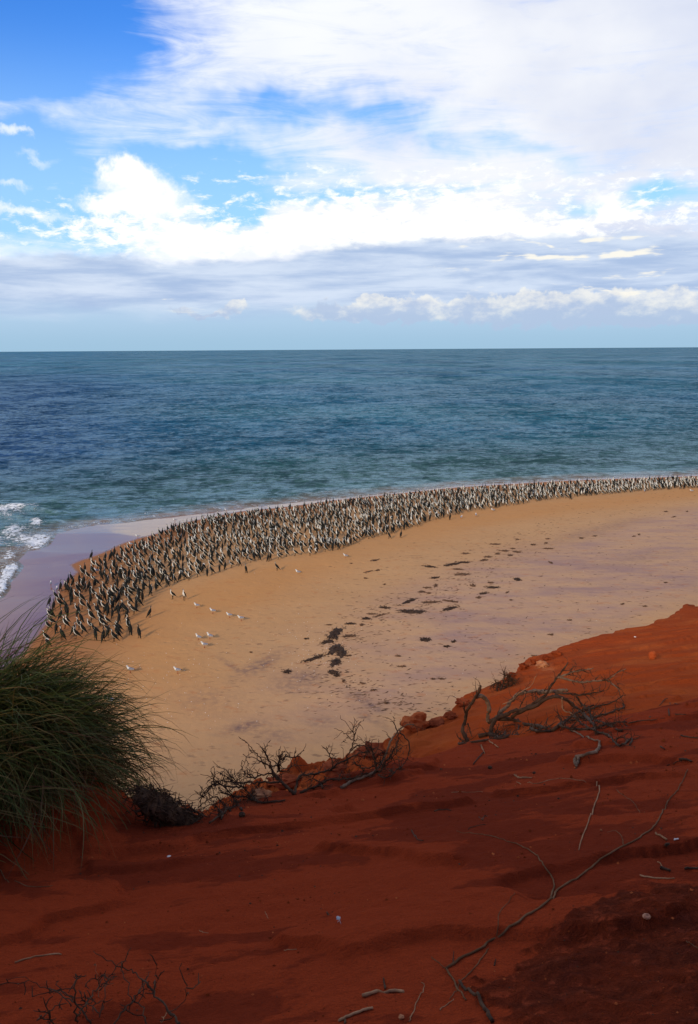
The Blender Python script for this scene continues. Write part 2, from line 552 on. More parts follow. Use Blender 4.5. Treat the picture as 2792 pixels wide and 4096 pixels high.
c = n.mix(n.mul(lit_ledge, 0.9), c, n.mix(pale, (0.43, 0.072, 0.013), (0.56, 0.125, 0.026)))  # looser orange sand of the ledge, brightened in colour for sunlight beyond the crest
flake = n.smooth(n.add(n.mul(n.noise(n.mapping(P_, sc=(1, 1.5, 1)), 14.0, 6, 0.7, 0.5), 0.8), n.mul(fine, 0.5)), 0.52, 0.78)
drift = n.smooth(n.noise(n.mapping(P_, sc=(1, 1.8, 1), loc=(3, 1, 0)), 3.2, 6, 0.66), 0.40, 0.60)
c = n.mix(n.mul(n.attr('crust'), n.sub(0.92, n.mul(drift, 0.45))), c, n.mix(flake, (0.115, 0.0220, 0.0110), (0.250, 0.045, 0.0180)))
c = n.mix(n.attr('chalk'), c, (0.62, 0.30, 0.13))
c = n.mix(n.smooth(grain, 0.30, 0.72, 0.0, 0.75), c, n.mix(0.55, c, (0.10, 0.02, 0.012)))
n.put(b.inputs['Base Color'], c)
b.inputs['Roughness'].default_value = 0.95
b.inputs['Specular IOR Level'].default_value = 0.02
hgt = n.add(n.mul(fine, 0.8), n.mul(grain, 0.12))
hgt = n.add(hgt, n.mul(n.noise(n.mapping(P_, sc=(1, 2.2, 1)), 32.0, 4, 0.6), 0.35))
hgt = n.add(hgt, n.mul(crusty, 0.15))
hgt = n.add(hgt, n.mul(n.mul(n.attr('crust'), flake), 0.8))
n.put(b.inputs['Normal'], n.bump(hgt, 0.9, 0.05))

# beach sand
m_beach, n, b = new_mat("beach_sand")
P_ = obj_coord(n)
wet = n.attr('wet'); lav = n.attr('lav'); ora = n.attr('ora'); stain = n.attr('murk'); damp = n.attr('damp')
f1 = n.noise(n.mapping(P_, sc=(0.5, 1, 1)), 0.35, 6, 0.6)
f2 = n.noise(P_, 3.0, 5, 0.6)
c = n.mix(f1, (0.47, 0.258, 0.112), (0.58, 0.335, 0.152))
c = n.mix(n.mul(ora, 0.8), c, (0.52, 0.245, 0.080))
lavn = n.smooth(n.noise(n.mapping(P_, sc=(0.35, 1.0, 1), rot=(0, 0, 0.45)), 0.55, 6, 0.62), 0.3, 0.72)
c = n.mix(n.mul(lav, n.add(0.50, n.mul(lavn, 0.50))), c, n.mix(lavn, (0.50, 0.315, 0.205), (0.35, 0.215, 0.175)))
c = n.mix(n.mul(stain, n.smooth(f2, 0.25, 0.7)), c, (0.15, 0.095, 0.09))  # dark stains in the sand's own colour
spk = n.smooth(n.noise(n.mapping(P_, sc=(0.6, 1.0, 1)), 1.6, 5, 0.7), 0.56, 0.68)
c = n.mix(n.mul(spk, 0.35), c, (0.42, 0.13, 0.04))
sp2 = n.smooth(n.noise(n.mapping(P_, sc=(0.5, 1.0, 1), loc=(9, 4, 0)), 2.6, 4, 0.6), 0.60, 0.68)
c = n.mix(n.mul(sp2, n.mul(n.sub(1.0, ora), 0.5)), c, (0.14, 0.075, 0.05))
c = n.mix(n.mul(damp, 0.8), c, (0.30, 0.105, 0.035))
c = n.mix(wet, c, (0.235, 0.105, 0.080))
gr = n.noise(P_, 40.0, 2, 0.6)
c = n.mix(n.smooth(gr, 0.3, 0.8, 0.0, 0.3), c, n.mix(0.6, c, (0.12, 0.06, 0.03)))
n.put(b.inputs['Base Color'], c)
rn = n.noise(n.mapping(P_, sc=(0.3, 1, 1), rot=(0, 0, 0.5)), 0.9, 4, 0.5)
n.put(b.inputs['Roughness'], n.add(n.mul(n.sub(1.0, wet), 0.72), n.mul(n.smooth(rn, 0.3, 0.7, 0.05, 0.15), 1.0)))
n.put(b.inputs['Specular IOR Level'], n.add(0.05, n.mul(wet, 0.13)))
dry = n.sub(1.0, wet)
dim = n.smooth(n.voro(n.mapping(P_, sc=(0.8, 1.0, 1)), 1.5), 0.0, 0.28)
bh = n.add(n.mul(n.noise(P_, 1.4, 4, 0.55), 0.7), n.mul(n.mul(dim, n.smooth(n.noise(P_, 0.12, 3, 0.5), 0.42, 0.62)), 0.35))
bh = n.add(n.mul(bh, dry), n.mul(n.noise(n.mapping(P_, sc=(0.5, 2, 1), rot=(0, 0, 0.5)), 1.2, 3, 0.5), n.mul(wet, 0.05)))
n.put(b.inputs['Normal'], n.bump(bh, 0.75, 0.12))

# sea
m_sea, n, b = new_mat("sea_water")
P_ = obj_coord(n)
off = n.attr('offshore'); foam = n.attr('foam')
px_, py_, pz_ = n.sep(P_)
big = n.noise(n.mapping(P_, sc=(0.0022, 0.0075, 1), rot=(0, 0, 0.05)), 1.0, 5, 0.6)
deep = n.mix(n.smooth(big, 0.35, 0.68), (0.007, 0.105, 0.205), (0.010, 0.140, 0.185))
leftblue = n.smooth(n.div(px_, n.add(py_, 1.0)), -0.12, -0.42)
deep = n.mix(n.mul(leftblue, n.smooth(py_, 900.0, 350.0)), deep, (0.006, 0.055, 0.180))
green = (0.036, 0.100, 0.076)
c = n.mix(n.smooth(off, 8.0, 75.0), green, deep)
tone_ = n.add(n.noise(n.mapping(P_, sc=(0.40, 0.34, 1), loc=(5, 5, 0)), 1.0, 6, 0.75, 0.3), n.mul(n.noise(n.mapping(P_, sc=(0.012, 0.006, 1)), 1.0, 6, 0.75, 0.3), 0.8))
c = n.mix(n.smooth(tone_, 0.70, 1.12), n.mix(0.72, c, (0.003, 0.020, 0.034)), c)
c = n.mix(n.smooth(n.add(off, n.mul(n.noise(P_, 0.25, 3, 0.5), 6.0)), 2.5, 9.0), (0.20, 0.125, 0.075), c)
lace = n.noise(n.mapping(P_, sc=(1, 1.3, 1)), 1.5, 7, 0.72, 0.7)
lace2 = n.noise(P_, 5.0, 4, 0.7, 0.4)
fm = n.smooth(n.add(n.add(n.mul(n.sub(lace, 0.5), 4.4), n.mul(n.sub(lace2, 0.5), 3.0)), n.mul(foam, 1.2)), 0.62, 1.05)
fm = n.mul(fm, n.smooth(foam, 0.06, 0.22))
c = n.mix(fm, c, (0.74, 0.78, 0.80))
n.put(b.inputs['Base Color'], c)
n.put(b.inputs['Roughness'], n.add(0.10, n.mul(fm, 0.6)))
b.inputs['IOR'].default_value = 1.33
rz = n.noise(n.mapping(P_, sc=(0.0075, 0.0035, 1), rot=(0, 0, 0.05)), 1.0, 5, 0.75, 0.3)
ra = n.noise(n.mapping(P_, sc=(0.035, 0.028, 1), rot=(0, 0, 0.05)), 1.0, 5, 0.75, 0.3)
rb = n.noise(n.mapping(P_, sc=(0.16, 0.15, 1), rot=(0, 0, -0.05)), 1.0, 5, 0.75, 0.3)
rc_ = n.noise(n.mapping(P_, sc=(0.7, 0.9, 1), rot=(0, 0, 0.03)), 1.0, 4, 0.7, 0.3)
ruf = n.add(n.add(n.add(n.mul(ra, 0.9), n.mul(rb, 1.2)), n.mul(rc_, 1.3)), n.mul(rz, 0.8))
ruffle = n.smooth(ruf, 1.85, 2.32)
b.inputs['Specular IOR Level'].default_value = 0.0
w1 = n.noise(n.mapping(P_, sc=(0.55, 1.25, 1), rot=(0, 0, 0.06)), 0.75, 6, 0.62, 0.25)
w2 = n.noise(n.mapping(P_, sc=(0.5, 1.2, 1), rot=(0, 0, -0.1)), 3.0, 4, 0.6, 0.2)
w3 = n.noise(n.mapping(P_, sc=(0.7, 1.1, 1), rot=(0, 0, -0.06)), 0.16, 4, 0.6, 0.2)
w4 = n.noise(n.mapping(P_, sc=(0.6, 1.0, 1), rot=(0, 0, 0.04)), 0.035, 5, 0.65, 0.3)
calm = n.smooth(off, 0.0, 30.0, 0.30, 1.0)
wh = n.mul(n.add(n.add(n.add(n.mul(w1, 0.6), n.mul(w2, 0.18)), n.mul(w3, 1.5)), n.mul(w4, 4.0)), calm)
nrm = n.bump(n.add(wh, n.mul(fm, 0.08)), 1.0, 1.1)
n.put(b.inputs['Normal'], nrm)
fr = n.node('ShaderNodeFresnel'); fr.inputs['IOR'].default_value = 1.33; n.put(fr.inputs['Normal'], nrm)
gl = n.node('ShaderNodeBsdfGlossy'); gl.inputs['Roughness'].default_value = 0.16; n.put(gl.inputs['Normal'], nrm)
gl.inputs['Color'].default_value = (0.68, 0.90, 1.0, 1.0)
nearshore = n.smooth(off, 40.0, 2.0)
fac = n.mul(n.m('MINIMUM', fr.outputs[0], 0.36), n.mul(n.add(n.add(0.07, n.mul(ruffle, 0.90)), n.mul(nearshore, 0.12)), n.sub(1.0, fm)))
mx = n.node('ShaderNodeMixShader'); n.put(mx.inputs[0], fac)
n.t.links.new(b.outputs[0], mx.inputs[1]); n.t.links.new(gl.outputs[0], mx.inputs[2])
outn = [q for q in n.t.nodes if q.type == 'OUTPUT_MATERIAL'][0]
n.t.links.new(mx.outputs[0], outn.inputs[0])

m_wood = simple_mat("dead_wood", (0.034, 0.016, 0.008), (0.095, 0.048, 0.025), 0.85, 14.0, 0.15, False)
m_wood_pale = simple_mat("weathered_grey_wood", (0.10, 0.052, 0.028), (0.25, 0.155, 0.092), 0.85, 18.0, 0.15, False)
m_twig_pale = simple_mat("straw_twig", (0.22, 0.10, 0.045), (0.40, 0.21, 0.10), 0.85, 12.0, 0.15, False)
m_root = simple_mat("vine_root", (0.10, 0.044, 0.018), (0.20, 0.098, 0.045), 0.9, 12.0, 0.1, False)
m_weed = simple_mat("dried_seaweed", (0.022, 0.012, 0.007), (0.070, 0.037, 0.020), 0.85, 6.0, 0.2, False)
m_weed_f = simple_mat("thin_dried_seaweed", (0.07, 0.040, 0.024), (0.16, 0.085, 0.045), 0.9, 5.0, 0.15, False)
m_black = simple_mat("black_plumage", (0.004, 0.005, 0.004), (0.012, 0.013, 0.010), 0.6, 12.0, 0.12)
m_white = simple_mat("white_plumage", (0.52, 0.54, 0.52), (0.70, 0.72, 0.70), 0.7, 12.0, 0.2)
m_grey = simple_mat("grey_plumage", (0.17, 0.18, 0.22), (0.26, 0.27, 0.32), 0.7, 12.0, 0.2)
m_bill = simple_mat("horn_bill", (0.20, 0.16, 0.10), (0.30, 0.24, 0.16), 0.5, 12.0)
m_redleg = simple_mat("red_skin", (0.25, 0.05, 0.03), (0.32, 0.08, 0.04), 0.6, 12.0)
m_shell = simple_mat("shell", (0.60, 0.50, 0.42), (0.80, 0.74, 0.66), 0.4, 60.0, 0.4)
m_shell_or = simple_mat("orange_shell", (0.34, 0.115, 0.045), (0.46, 0.20, 0.10), 0.5, 60.0, 0.4)
m_rock = simple_mat("red_sandstone", (0.16, 0.028, 0.010), (0.36, 0.080, 0.028), 0.95, 5.0, 0.02, False)
m_rock_or = simple_mat("orange_sandstone", (0.34, 0.065, 0.018), (0.50, 0.13, 0.040), 0.95, 5.0, 0.02, False)
m_clay = simple_mat("dark_red_clay", (0.12, 0.020, 0.006), (0.24, 0.045, 0.012), 0.95, 5.0, 0.02, False)
m_rock_pale = simple_mat("pale_sandstone", (0.30, 0.10, 0.042), (0.46, 0.20, 0.09), 0.95, 14.0, 0.02, False)

m_grass, n, b = new_mat("spiky_grass")
at = n.attr('tone')
oi = n.attr('along')
gc = n.mix(n.smooth(at, 0.0, 0.6), (0.016, 0.027, 0.006), (0.062, 0.078, 0.018))
gc = n.mix(n.smooth(at, 0.72, 0.85), gc, (0.15, 0.105, 0.036))
gc = n.mix(n.smooth(at, 0.90, 0.99), gc, (0.085, 0.036, 0.018))
n.put(b.inputs['Base Color'], gc)
b.inputs['Roughness'].default_value = 0.6
b.inputs['Specular IOR Level'].default_value = 0.10

# ------------------------------------------------------------------ ground meshes
def az_grid(lo, hi, dense_lo, dense_hi, nd, ns):
    return np.concatenate([np.linspace(lo, dense_lo, ns, endpoint=False), np.linspace(dense_lo, dense_hi, nd, endpoint=False), np.linspace(dense_hi, hi, ns)])


# bluff
AZg = az_grid(-PI, PI, R(-27), R(27), 620, 60)
rg = np.concatenate([[0.02, 0.5, 0.9], np.geomspace(1.25, 24, 430), np.geomspace(24.8, 44, 24), np.geomspace(50, 400, 12)])
A_, R_ = np.meshgrid(AZg, rg)
X, Y = R_ * np.sin(A_), R_ * np.cos(A_)
Z = bluff_z(X, Y)
Z = np.maximum(Z, -3.0)
rcg = np.interp(A_, cz, cr_); reg = np.interp(A_, ez, er_)
ledge = sstep(R_, rcg, rcg + 0.35)  # mask of the ledge sand that is coloured as sunlit
ledge = ledge * (0.85 + 0.15 * sstep(-A_, -R(14), R(2)))
ledge = np.maximum(ledge, sstep(R_, reg, reg + 0.4))
pxg, pyg = to_px(X, Y, Z)


def pxblob(px, py, x, y, sx, sy, rot=0.0):
    c_, s_ = math.cos(rot), math.sin(rot)
    u = ((px - x) * c_ + (py - y) * s_) / sx; v = (-(px - x) * s_ + (py - y) * c_) / sy
    return np.exp(-(u * u + v * v))


def world_blobs(X, Y, lst, where):
    """soft patches on the ground: each centre and both half axes are laid out in world metres"""
    o = np.zeros_like(X)
    for (x, y, sx, sy, rot, amp) in lst:
        c0 = where(x, y)[:2]
        cr, sr = math.cos(rot), math.sin(rot)
        a = where(x + sx * cr, y + sx * sr)[:2] - c0
        b_ = where(x - sy * sr, y + sy * cr)[:2] - c0
        det = a[0] * b_[1] - a[1] * b_[0]
        dX, dY = X - c0[0], Y - c0[1]
        u = (dX * b_[1] - dY * b_[0]) / det; v = (a[0] * dY - a[1] * dX) / det
        o = o + amp * np.exp(-(u * u + v * v))
    return o


chalk = np.clip(world_blobs(X, Y, [(542, 668, 9, 4, 0, 0.9), (300, 777, 12, 4, -0.3, 0.5), (355, 757, 8, 3, -0.4, 0.4), (250, 800, 8, 4, 0, 0.4)], lambda a, b_: on_bluff(a, b_)), 0, 1) * (0.4 + fbm(X * 5, Y * 5, 3, 71) * 1.2).clip(0, 1)
bluff = link_mesh("red_sand_bluff", np.stack([X, Y, Z], -1), grid_faces(*X.shape)[:, ::-1], (m_red,), attrs={'crust': crust_mask(X, Y), 'ledge': ledge, 'chalk': chalk})
tag(bluff, kind='structure')

# beach
AZb_ = az_grid(R(-88), R(85), R(-27), R(27), 560, 30)
rb_ = np.concatenate([np.geomspace(14, 30, 20), np.geomspace(30.3, 200, 420), np.geomspace(205, 900, 30)])
A_, R_ = np.meshgrid(AZb_, rb_)
X, Y = R_ * np.sin(A_), R_ * np.cos(A_)
d = sdist(X, Y, WL)
dwet = sdist(X, Y, WE)
Z = beach_z(X, Y, d)
wetm = 1 - sstep(dwet + 0.12 * fbm(X / 1.5, Y / 1.5, 3, 81), -0.15, 0.35)
damp_ = (1 - sstep(dwet, 0.5, 9.0 + 3 * fbm(X / 5, Y / 5, 3, 82)))
pw = lambda a, b_: on_beach(a, b_)
lav_ = world_blobs(X, Y, [(640, 545, 95, 22, -0.3, 1.0), (700, 520, 90, 16, -0.15, 0.9), (560, 575, 120, 26, -0.25, 0.85), (600, 610, 130, 26, -0.2, 0.6), (480, 640, 140, 40, -0.3, 0.55), (470, 575, 90, 20, -0.35, 0.5), (400, 690, 120, 35, -0.2, 0.4), (690, 570, 60, 22, -0.2, 0.8)], pw)
ora_ = world_blobs(X, Y, [(220, 600, 110, 32, -0.3, 0.8), (400, 540, 170, 16, -0.25, 0.7), (560, 508, 170, 9, -0.1, 0.8), (160, 670, 70, 50, 0.2, 0.7), (690, 492, 80, 6, -0.1, 0.7)], pw)
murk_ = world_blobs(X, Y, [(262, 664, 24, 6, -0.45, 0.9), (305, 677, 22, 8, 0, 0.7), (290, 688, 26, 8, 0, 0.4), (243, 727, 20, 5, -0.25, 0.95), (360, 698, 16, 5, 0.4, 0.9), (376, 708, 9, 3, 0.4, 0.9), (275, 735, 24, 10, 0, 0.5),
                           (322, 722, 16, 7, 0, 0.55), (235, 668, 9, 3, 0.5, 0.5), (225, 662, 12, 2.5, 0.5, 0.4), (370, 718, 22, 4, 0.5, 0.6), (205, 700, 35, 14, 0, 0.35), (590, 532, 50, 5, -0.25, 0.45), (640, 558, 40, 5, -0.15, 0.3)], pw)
beach = link_mesh("beach", np.stack([X, Y, Z], -1), grid_faces(*X.shape)[:, ::-1], (m_beach,), attrs={'wet': wetm, 'damp': damp_, 'lav': lav_.clip(0, 1), 'ora': ora_.clip(0, 1), 'murk': murk_.clip(0, 1)})
tag(beach, kind='structure')

# sea
AZs = az_grid(R(-115), R(85), R(-27), R(27), 430, 30)
rs_ = np.concatenate([np.geomspace(36, 62, 60), np.geomspace(62.1, 420, 760), np.geomspace(424, 60000, 160)])
A_, R_ = np.meshgrid(AZs, rs_)
X, Y = R_ * np.sin(A_), R_ * np.cos(A_)
d = -sdist(X, Y, WL)
amp = sstep(d, 0, 40) * 0.75 + 0.25 * sstep(d, 0, 6)
Z = np.zeros_like(X)
for wl, a_, th, sd in ((17, 0.10, 0.10, 1), (9.5, 0.075, -0.14, 2), (5.5, 0.05, 0.22, 3), (3.1, 0.032, -0.05, 4), (1.9, 0.018, 0.15, 5)):
    fade = 1 - sstep(R_, wl * 55, wl * 110)
    ph = (Y * math.cos(th) + X * math.sin(th)) / wl * 2 * PI + 4.0 * perlin(X / (wl * 2.2), Y / (wl * 2.2), 90 + sd)
    Z += a_ * fade * (1 - 2 * np.abs(np.sin(ph / 2))) * (0.6 + 0.8 * perlin(X / (wl * 3), Y / (wl * 3), 95 + sd))
Z *= amp
pxs, pys = to_px(X, Y, np.zeros_like(X))
fo = np.zeros_like(X)
near = R_ < 140
sp = lambda a, b_: plane_pt(a, b_, 0.0)
FOAM = [(18, 507, 17, 2.6, -0.12, 1.0), (4, 509, 10, 3, 0, 0.7), (14, 529, 9, 5.5, -0.2, 1.0), (36, 523, 8, 4.5, -0.2, 1.0), (30, 540, 24, 7, 0.1, 0.85), (42, 541, 13, 6, -0.2, 0.9), (38, 547, 12, 3, -0.1, 0.65), (10, 556, 9, 4.5, -0.3, 0.85),
        (8, 578, 7, 9, 0.3, 0.9), (3, 590, 7, 8, 0.2, 1.0), (-15, 540, 20, 14, 0, 0.7), (-25, 580, 25, 20, 0, 0.8), (12, 570, 10, 4, -0.3, 0.6), (75, 527, 32, 2.0, -0.1, 0.55), (20, 565, 22, 6, -0.2, 0.45), (8, 515, 30, 5, -0.1, 0.5), (60, 556, 10, 4, 0.3, 0.35), (22, 560, 9, 3, 0, 0.3)]
fo[near] = world_blobs(X[near], Y[near], FOAM, sp)
edge = np.exp(-((d - 0.6) / 0.8) ** 2) * 0.58 + np.exp(-((d - 4.0) / 1.3) ** 2) * 0.34
edge = edge * (0.55 + 0.9 * fbm(X / 4.0, Y / 4.0, 3, 98))
fo = np.maximum(fo, edge * sstep(X, -60, -20))
fo = fo.clip(0, 1) * sstep(d, -0.2, 0.3)
# low rollers that run onto the sand, then the lumps of broken water
for line, hgt_, wd in (([(-30, 512), (10, 515), (45, 521), (100, 521.5), (170, 515), (240, 507)], 0.22, 0.8), ([(-20, 503), (30, 508.5), (60, 512)], 0.35, 0.7), ([(-20, 549), (10, 550), (25, 546)], 0.2, 0.5), ([(60, 505), (160, 506), (300, 497)], 0.10, 0.9),
                       ([(300, 494), (420, 485), (560, 475), (690, 471)], 0.16, 0.9), ([(200, 499), (330, 488), (420, 480)], 0.10, 1.0)):
    L = np.array([sp(a, b_) for a, b_ in line])
    sel = (R_ < 220)
    dd = np.abs(sdist(X[sel], Y[sel], L))
    Z[sel] += hgt_ * np.exp(-(dd / wd) ** 2) * (0.75 + 0.5 * perlin(X[sel] / 5, Y[sel] / 5, 99))
Z += fo * (0.10 + 0.30 * np.abs(fbm(X * 0.8, Y * 0.8, 4, 101)))
Z += 0.025 * (1 - sstep(d, 0, 3))
Z -= sstep(-d, 0.2, 3.0) * 0.5
sea = link_mesh("sea", np.stack([X, Y, Z], -1), grid_faces(*X.shape)[:, ::-1], (m_sea,), attrs={'offshore': d, 'foam': fo})
tag(sea, kind='structure')

# ------------------------------------------------------------------ birds
def cormorant_mesh(name, path, rads, flat, bill, white_arc=1.05, k=8, leg=True, wing=None):
    """one continuous body swept tail to bill; the front of every ring is white, the back black"""
    V, Fc, M = [], [], []
    pts = np.array([(p[0], 0.0, p[1]) for p in path]); m = len(pts)
    t = np.gradient(pts, axis=0); t /= np.linalg.norm(t, axis=1, keepdims=True)
    for i in range(m):
        # 'front' is the side of the ring that looks forward and down
        fr = np.array([t[i][2], 0, -t[i][0]]); si = np.array([0, 1.0, 0])
        for j in range(k):
            a = 2 * PI * (j + 0.5) / k
            V.append(pts[i] + rads[i] * (math.cos(a) * fr * (flat[i]) + math.sin(a) * si))
    for i in range(m - 1):
        for j in range(k):
            j2 = (j + 1) % k
            Fc.append((i * k + j, i * k + j2, (i + 1) * k + j2, (i + 1) * k + j))
            a = 2 * PI * (j + 1) / k
            a = a if a <= PI else 2 * PI - a
            wh = abs(a) < white_arc[i] if hasattr(white_arc, '__len__') else abs(a) < white_arc
            M.append(2 if i >= bill else (1 if wh else 0))
    Fc.append(tuple(range(k))[::-1]); M.append(0)
    Fc.append(tuple((m - 1) * k + j for j in range(k))); M.append(2)
    V = [tuple(v) for v in V]
    if leg:
        for s in (-1, 1):
            b0 = len(V)
            for (x, z, r) in ((0.0, 0.26, 0.028), (0.01, 0.10, 0.014), (0.015, 0.0, 0.012)):
                for j in range(4):
                    a = PI / 4 + j * PI / 2
                    V.append((x + r * math.cos(a), s * 0.055 + r * math.sin(a), z))
            for i in range(2):
                for j in range(4):
                    j2 = (j + 1) % 4
                    Fc.append((b0 + i * 4 + j, b0 + i * 4 + j2, b0 + (i + 1) * 4 + j2, b0 + (i + 1) * 4 + j)); M.append(0)
            b0 = len(V)
            V += [(-0.02, s * 0.055, 0.018), (0.10, s * 0.055 - 0.035, 0.004), (0.10, s * 0.055 + 0.035, 0.004), (0.02, s * 0.055, 0.0)]
            Fc += [(b0, b0 + 1, b0 + 2), (b0 + 1, b0 + 3, b0 + 2), (b0, b0 + 3, b0 + 1), (b0, b0 + 2, b0 + 3)]; M += [0] * 4
    if wing:
        for s in (-1, 1):
            b0 = len(V)
            V += [(-0.02, s * 0.07, 0.46), (0.03, s * 0.30, 0.56), (0.0, s * 0.48, 0.40), (-0.05, s * 0.30, 0.26), (-0.06, s * 0.08, 0.24), (-0.05, s * 0.25, 0.45)]
            Fc += [(b0, b0 + 1, b0 + 5), (b0 + 1, b0 + 2, b0 + 5), (b0 + 2, b0 + 3, b0 + 5), (b0 + 3, b0 + 4, b0 + 5), (b0 + 4, b0, b0 + 5)]; M += [0] * 5
    me = bpy.data.meshes.new(name)
    me.from_pydata(V, [], Fc)
    for q in (m_black, m_white, m_bill): me.materials.append(q)
    me.polygons.foreach_set('material_index', np.array(M, np.int32))
    me.polygons.foreach_set('use_smooth', np.ones(len(Fc), bool))
    me.update()
    return me


rad0 = [0.012, 0.035, 0.050, 0.082, 0.100, 0.098, 0.070, 0.040, 0.030, 0.028, 0.028, 0.036, 0.026, 0.011, 0.006]
fl0 = [0.35, 0.40, 0.6, 0.95, 1.05, 1.0, 1.0, 1, 1, 1, 1, 0.95, 0.9, 0.9, 0.9]
pathS = [(-0.36, 0.05), (-0.27, 0.13), (-0.20, 0.20), (-0.12, 0.28), (-0.03, 0.36), (0.045, 0.45), (0.085, 0.53), (0.115, 0.58), (0.105, 0.635), (0.085, 0.68), (0.10, 0.725), (0.14, 0.745), (0.175, 0.748), (0.205, 0.745), (0.245, 0.738)]
pathU = [(-0.26, 0.03), (-0.20, 0.12), (-0.15, 0.20), (-0.08, 0.29), (-0.01, 0.38), (0.03, 0.48), (0.05, 0.56), (0.06, 0.61), (0.055, 0.66), (0.05, 0.71), (0.065, 0.75), (0.10, 0.775), (0.13, 0.785), (0.16, 0.79), (0.20, 0.80)]
pathL = [(-0.40, 0.14), (-0.30, 0.18), (-0.22, 0.22), (-0.13, 0.27), (-0.03, 0.32), (0.06, 0.38), (0.13, 0.43), (0.19, 0.47), (0.215, 0.53), (0.20, 0.585), (0.215, 0.63), (0.255, 0.65), (0.29, 0.65), (0.32, 0.645), (0.36, 0.635)]
pathT = [(-0.30, 0.04), (-0.22, 0.13), (-0.16, 0.21), (-0.09, 0.29), (-0.01, 0.37), (0.04, 0.45), (0.07, 0.50), (0.05, 0.54), (0.0, 0.565), (-0.03, 0.56), (-0.04, 0.53), (-0.06, 0.50), (-0.08, 0.485), (-0.10, 0.47), (-0.12, 0.45)]
thin = [0.9, 0.9, 0.9, 0.85, 0.85, 1.0, 1.2, 1.5, 1.6, 1.6, 1.6, 1.7, 1.2, 0, 0]
full = [0.9, 0.9, 0.9, 0.9, 1.0, 1.2, 1.4, 1.8, 1.8, 1.8, 1.8, 1.8, 1.2, 0, 0]
CM = [cormorant_mesh("cormorant", pathS, rad0, fl0, 13, thin), cormorant_mesh("cormorant", pathU, rad0, fl0, 13, thin), cormorant_mesh("cormorant", pathL, rad0, fl0, 13, thin),
      cormorant_mesh("cormorant", pathS, rad0, fl0, 13, full), cormorant_mesh("cormorant", pathU, rad0, fl0, 13, full), cormorant_mesh("cormorant", pathT, rad0, fl0, 13, full),
      cormorant_mesh("cormorant", pathS, rad0, fl0, 13, full, wing=True)]

FLOCK = [(44, 640), (47, 626), (50, 613), (54, 602), (61, 591), (72, 580), (86, 571), (104, 562), (128, 550), (150, 541), (172, 531), (196, 523.5), (222, 517.5), (260, 513), (300, 508), (350, 502), (400, 497), (450, 491.5), (500, 488.5), (560, 485), (640, 481.5), (720, 479),
         (720, 487), (650, 491), (590, 496), (545, 501), (505, 507), (470, 512), (440, 519), (420, 526), (395, 533), (365, 540), (335, 552), (315, 555), (290, 558), (272, 561), (245, 565), (225, 571), (205, 577), (178, 583), (160, 592), (143, 602), (132, 620), (138, 636), (110, 645), (85, 642), (66, 642), (48, 648)]
FW = np.array([on_beach(*p)[:2] for p in FLOCK])


def inside(x, y, poly):
    c_ = np.zeros(len(x), bool)
    j = len(poly) - 1
    for i in range(len(poly)):
        xi, yi = poly[i]; xj, yj = poly[j]
        t = ((yi > y) != (yj > y)) & (x < (xj - xi) * (y - yi) / (yj - yi + 1e-12) + xi)
        c_ ^= t; j = i
    return c_


cand = rng.uniform(FW.min(0) - 0.5, FW.max(0) + 0.5, (60000, 2))
cand = cand[inside(cand[:, 0], cand[:, 1], FW)]
cpx, cpy = to_px(cand[:, 0], cand[:, 1], np.full(len(cand), 0.3))
dens_n = fbm(cand[:, 0] / 3.0, cand[:, 1] / 3.0, 3, 111)
mind = np.interp(cpx, [50, 130, 200, 330, 500, 700], [0.80, 0.74, 0.66, 0.62, 0.60, 0.56]) * (1.02 - 0.85 * dens_n)
cell_ = {}
keep = []
for i in range(len(cand)):
    x, y = cand[i]; md = max(0.36, mind[i] * rng.uniform(0.62, 1.20)); ix, iy = int(x // 1), int(y // 1)
    ok = True
    for a in (-1, 0, 1):
        for b_ in (-1, 0, 1):
            for k in cell_.get((ix + a, iy + b_), ()):
                if (cand[k, 0] - x) ** 2 + (cand[k, 1] - y) ** 2 < md * md: ok = False; break
            if not ok: break
        if not ok: break
    if ok: cell_.setdefault((ix, iy), []).append(i); keep.append(i)
cand = cand[keep]
extra = [(184.5, 600, "cormorant standing by itself on open sand, nearest to the row of gulls"), (173, 599, "second lone cormorant on open sand, just left of the outermost one"), (149.5, 617.5, "cormorant at the right tip of the near end of the flock, tail on the sand"),
         (139.5, 638, "lowest cormorant on the right of the near flock, beside open sand"), (49.5, 606.5, "dark cormorant standing alone at the wet sand edge, leftmost of the flock"), (91.5, 559.5, "dark cormorant by itself at the water film above the near flock"),
         (277.5, 570.5, "cormorant at the lower flock edge between the two sitting places of gulls"), (246, 573, "slim cormorant at the lower edge of the middle flock, neck raised"), (401, 537.8, "dark cormorant standing clear below the right half of the flock"),
         (389, 538.5, "pale cormorant standing clear below the flock beside a dark one"), (450, 519.8, "dark cormorant apart from the right half of the flock, beside white gulls"), (570, 499.3, "dark cormorant apart at the lower flock edge far right")]
ex = np.array([on_beach(a, b_)[:2] for a, b_, _ in extra])
far_ok = np.array([np.min(np.hypot(*(ex - c_).T)) > 0.7 for c_ in cand])
cand = cand[far_ok]
order = np.argsort(np.hypot(cand[:, 0], cand[:, 1]))
cand = cand[order]
allp = np.concatenate([ex, cand])
az_ = beach_z(allp[:, 0], allp[:, 1])
print("cormorants", len(allp))
N_IND = 300
low_ = sorted(FLOCK[22:])
LOWX, LOWY = [p_[0] for p_ in low_], [p_[1] for p_ in low_]
combos = {}
ORD = ["", "second", "third", "fourth", "fifth", "sixth", "seventh", "eighth", "ninth", "tenth", "eleventh", "twelfth", "thirteenth", "fourteenth", "fifteenth", "sixteenth", "seventeenth", "eighteenth", "nineteenth", "twentieth"]


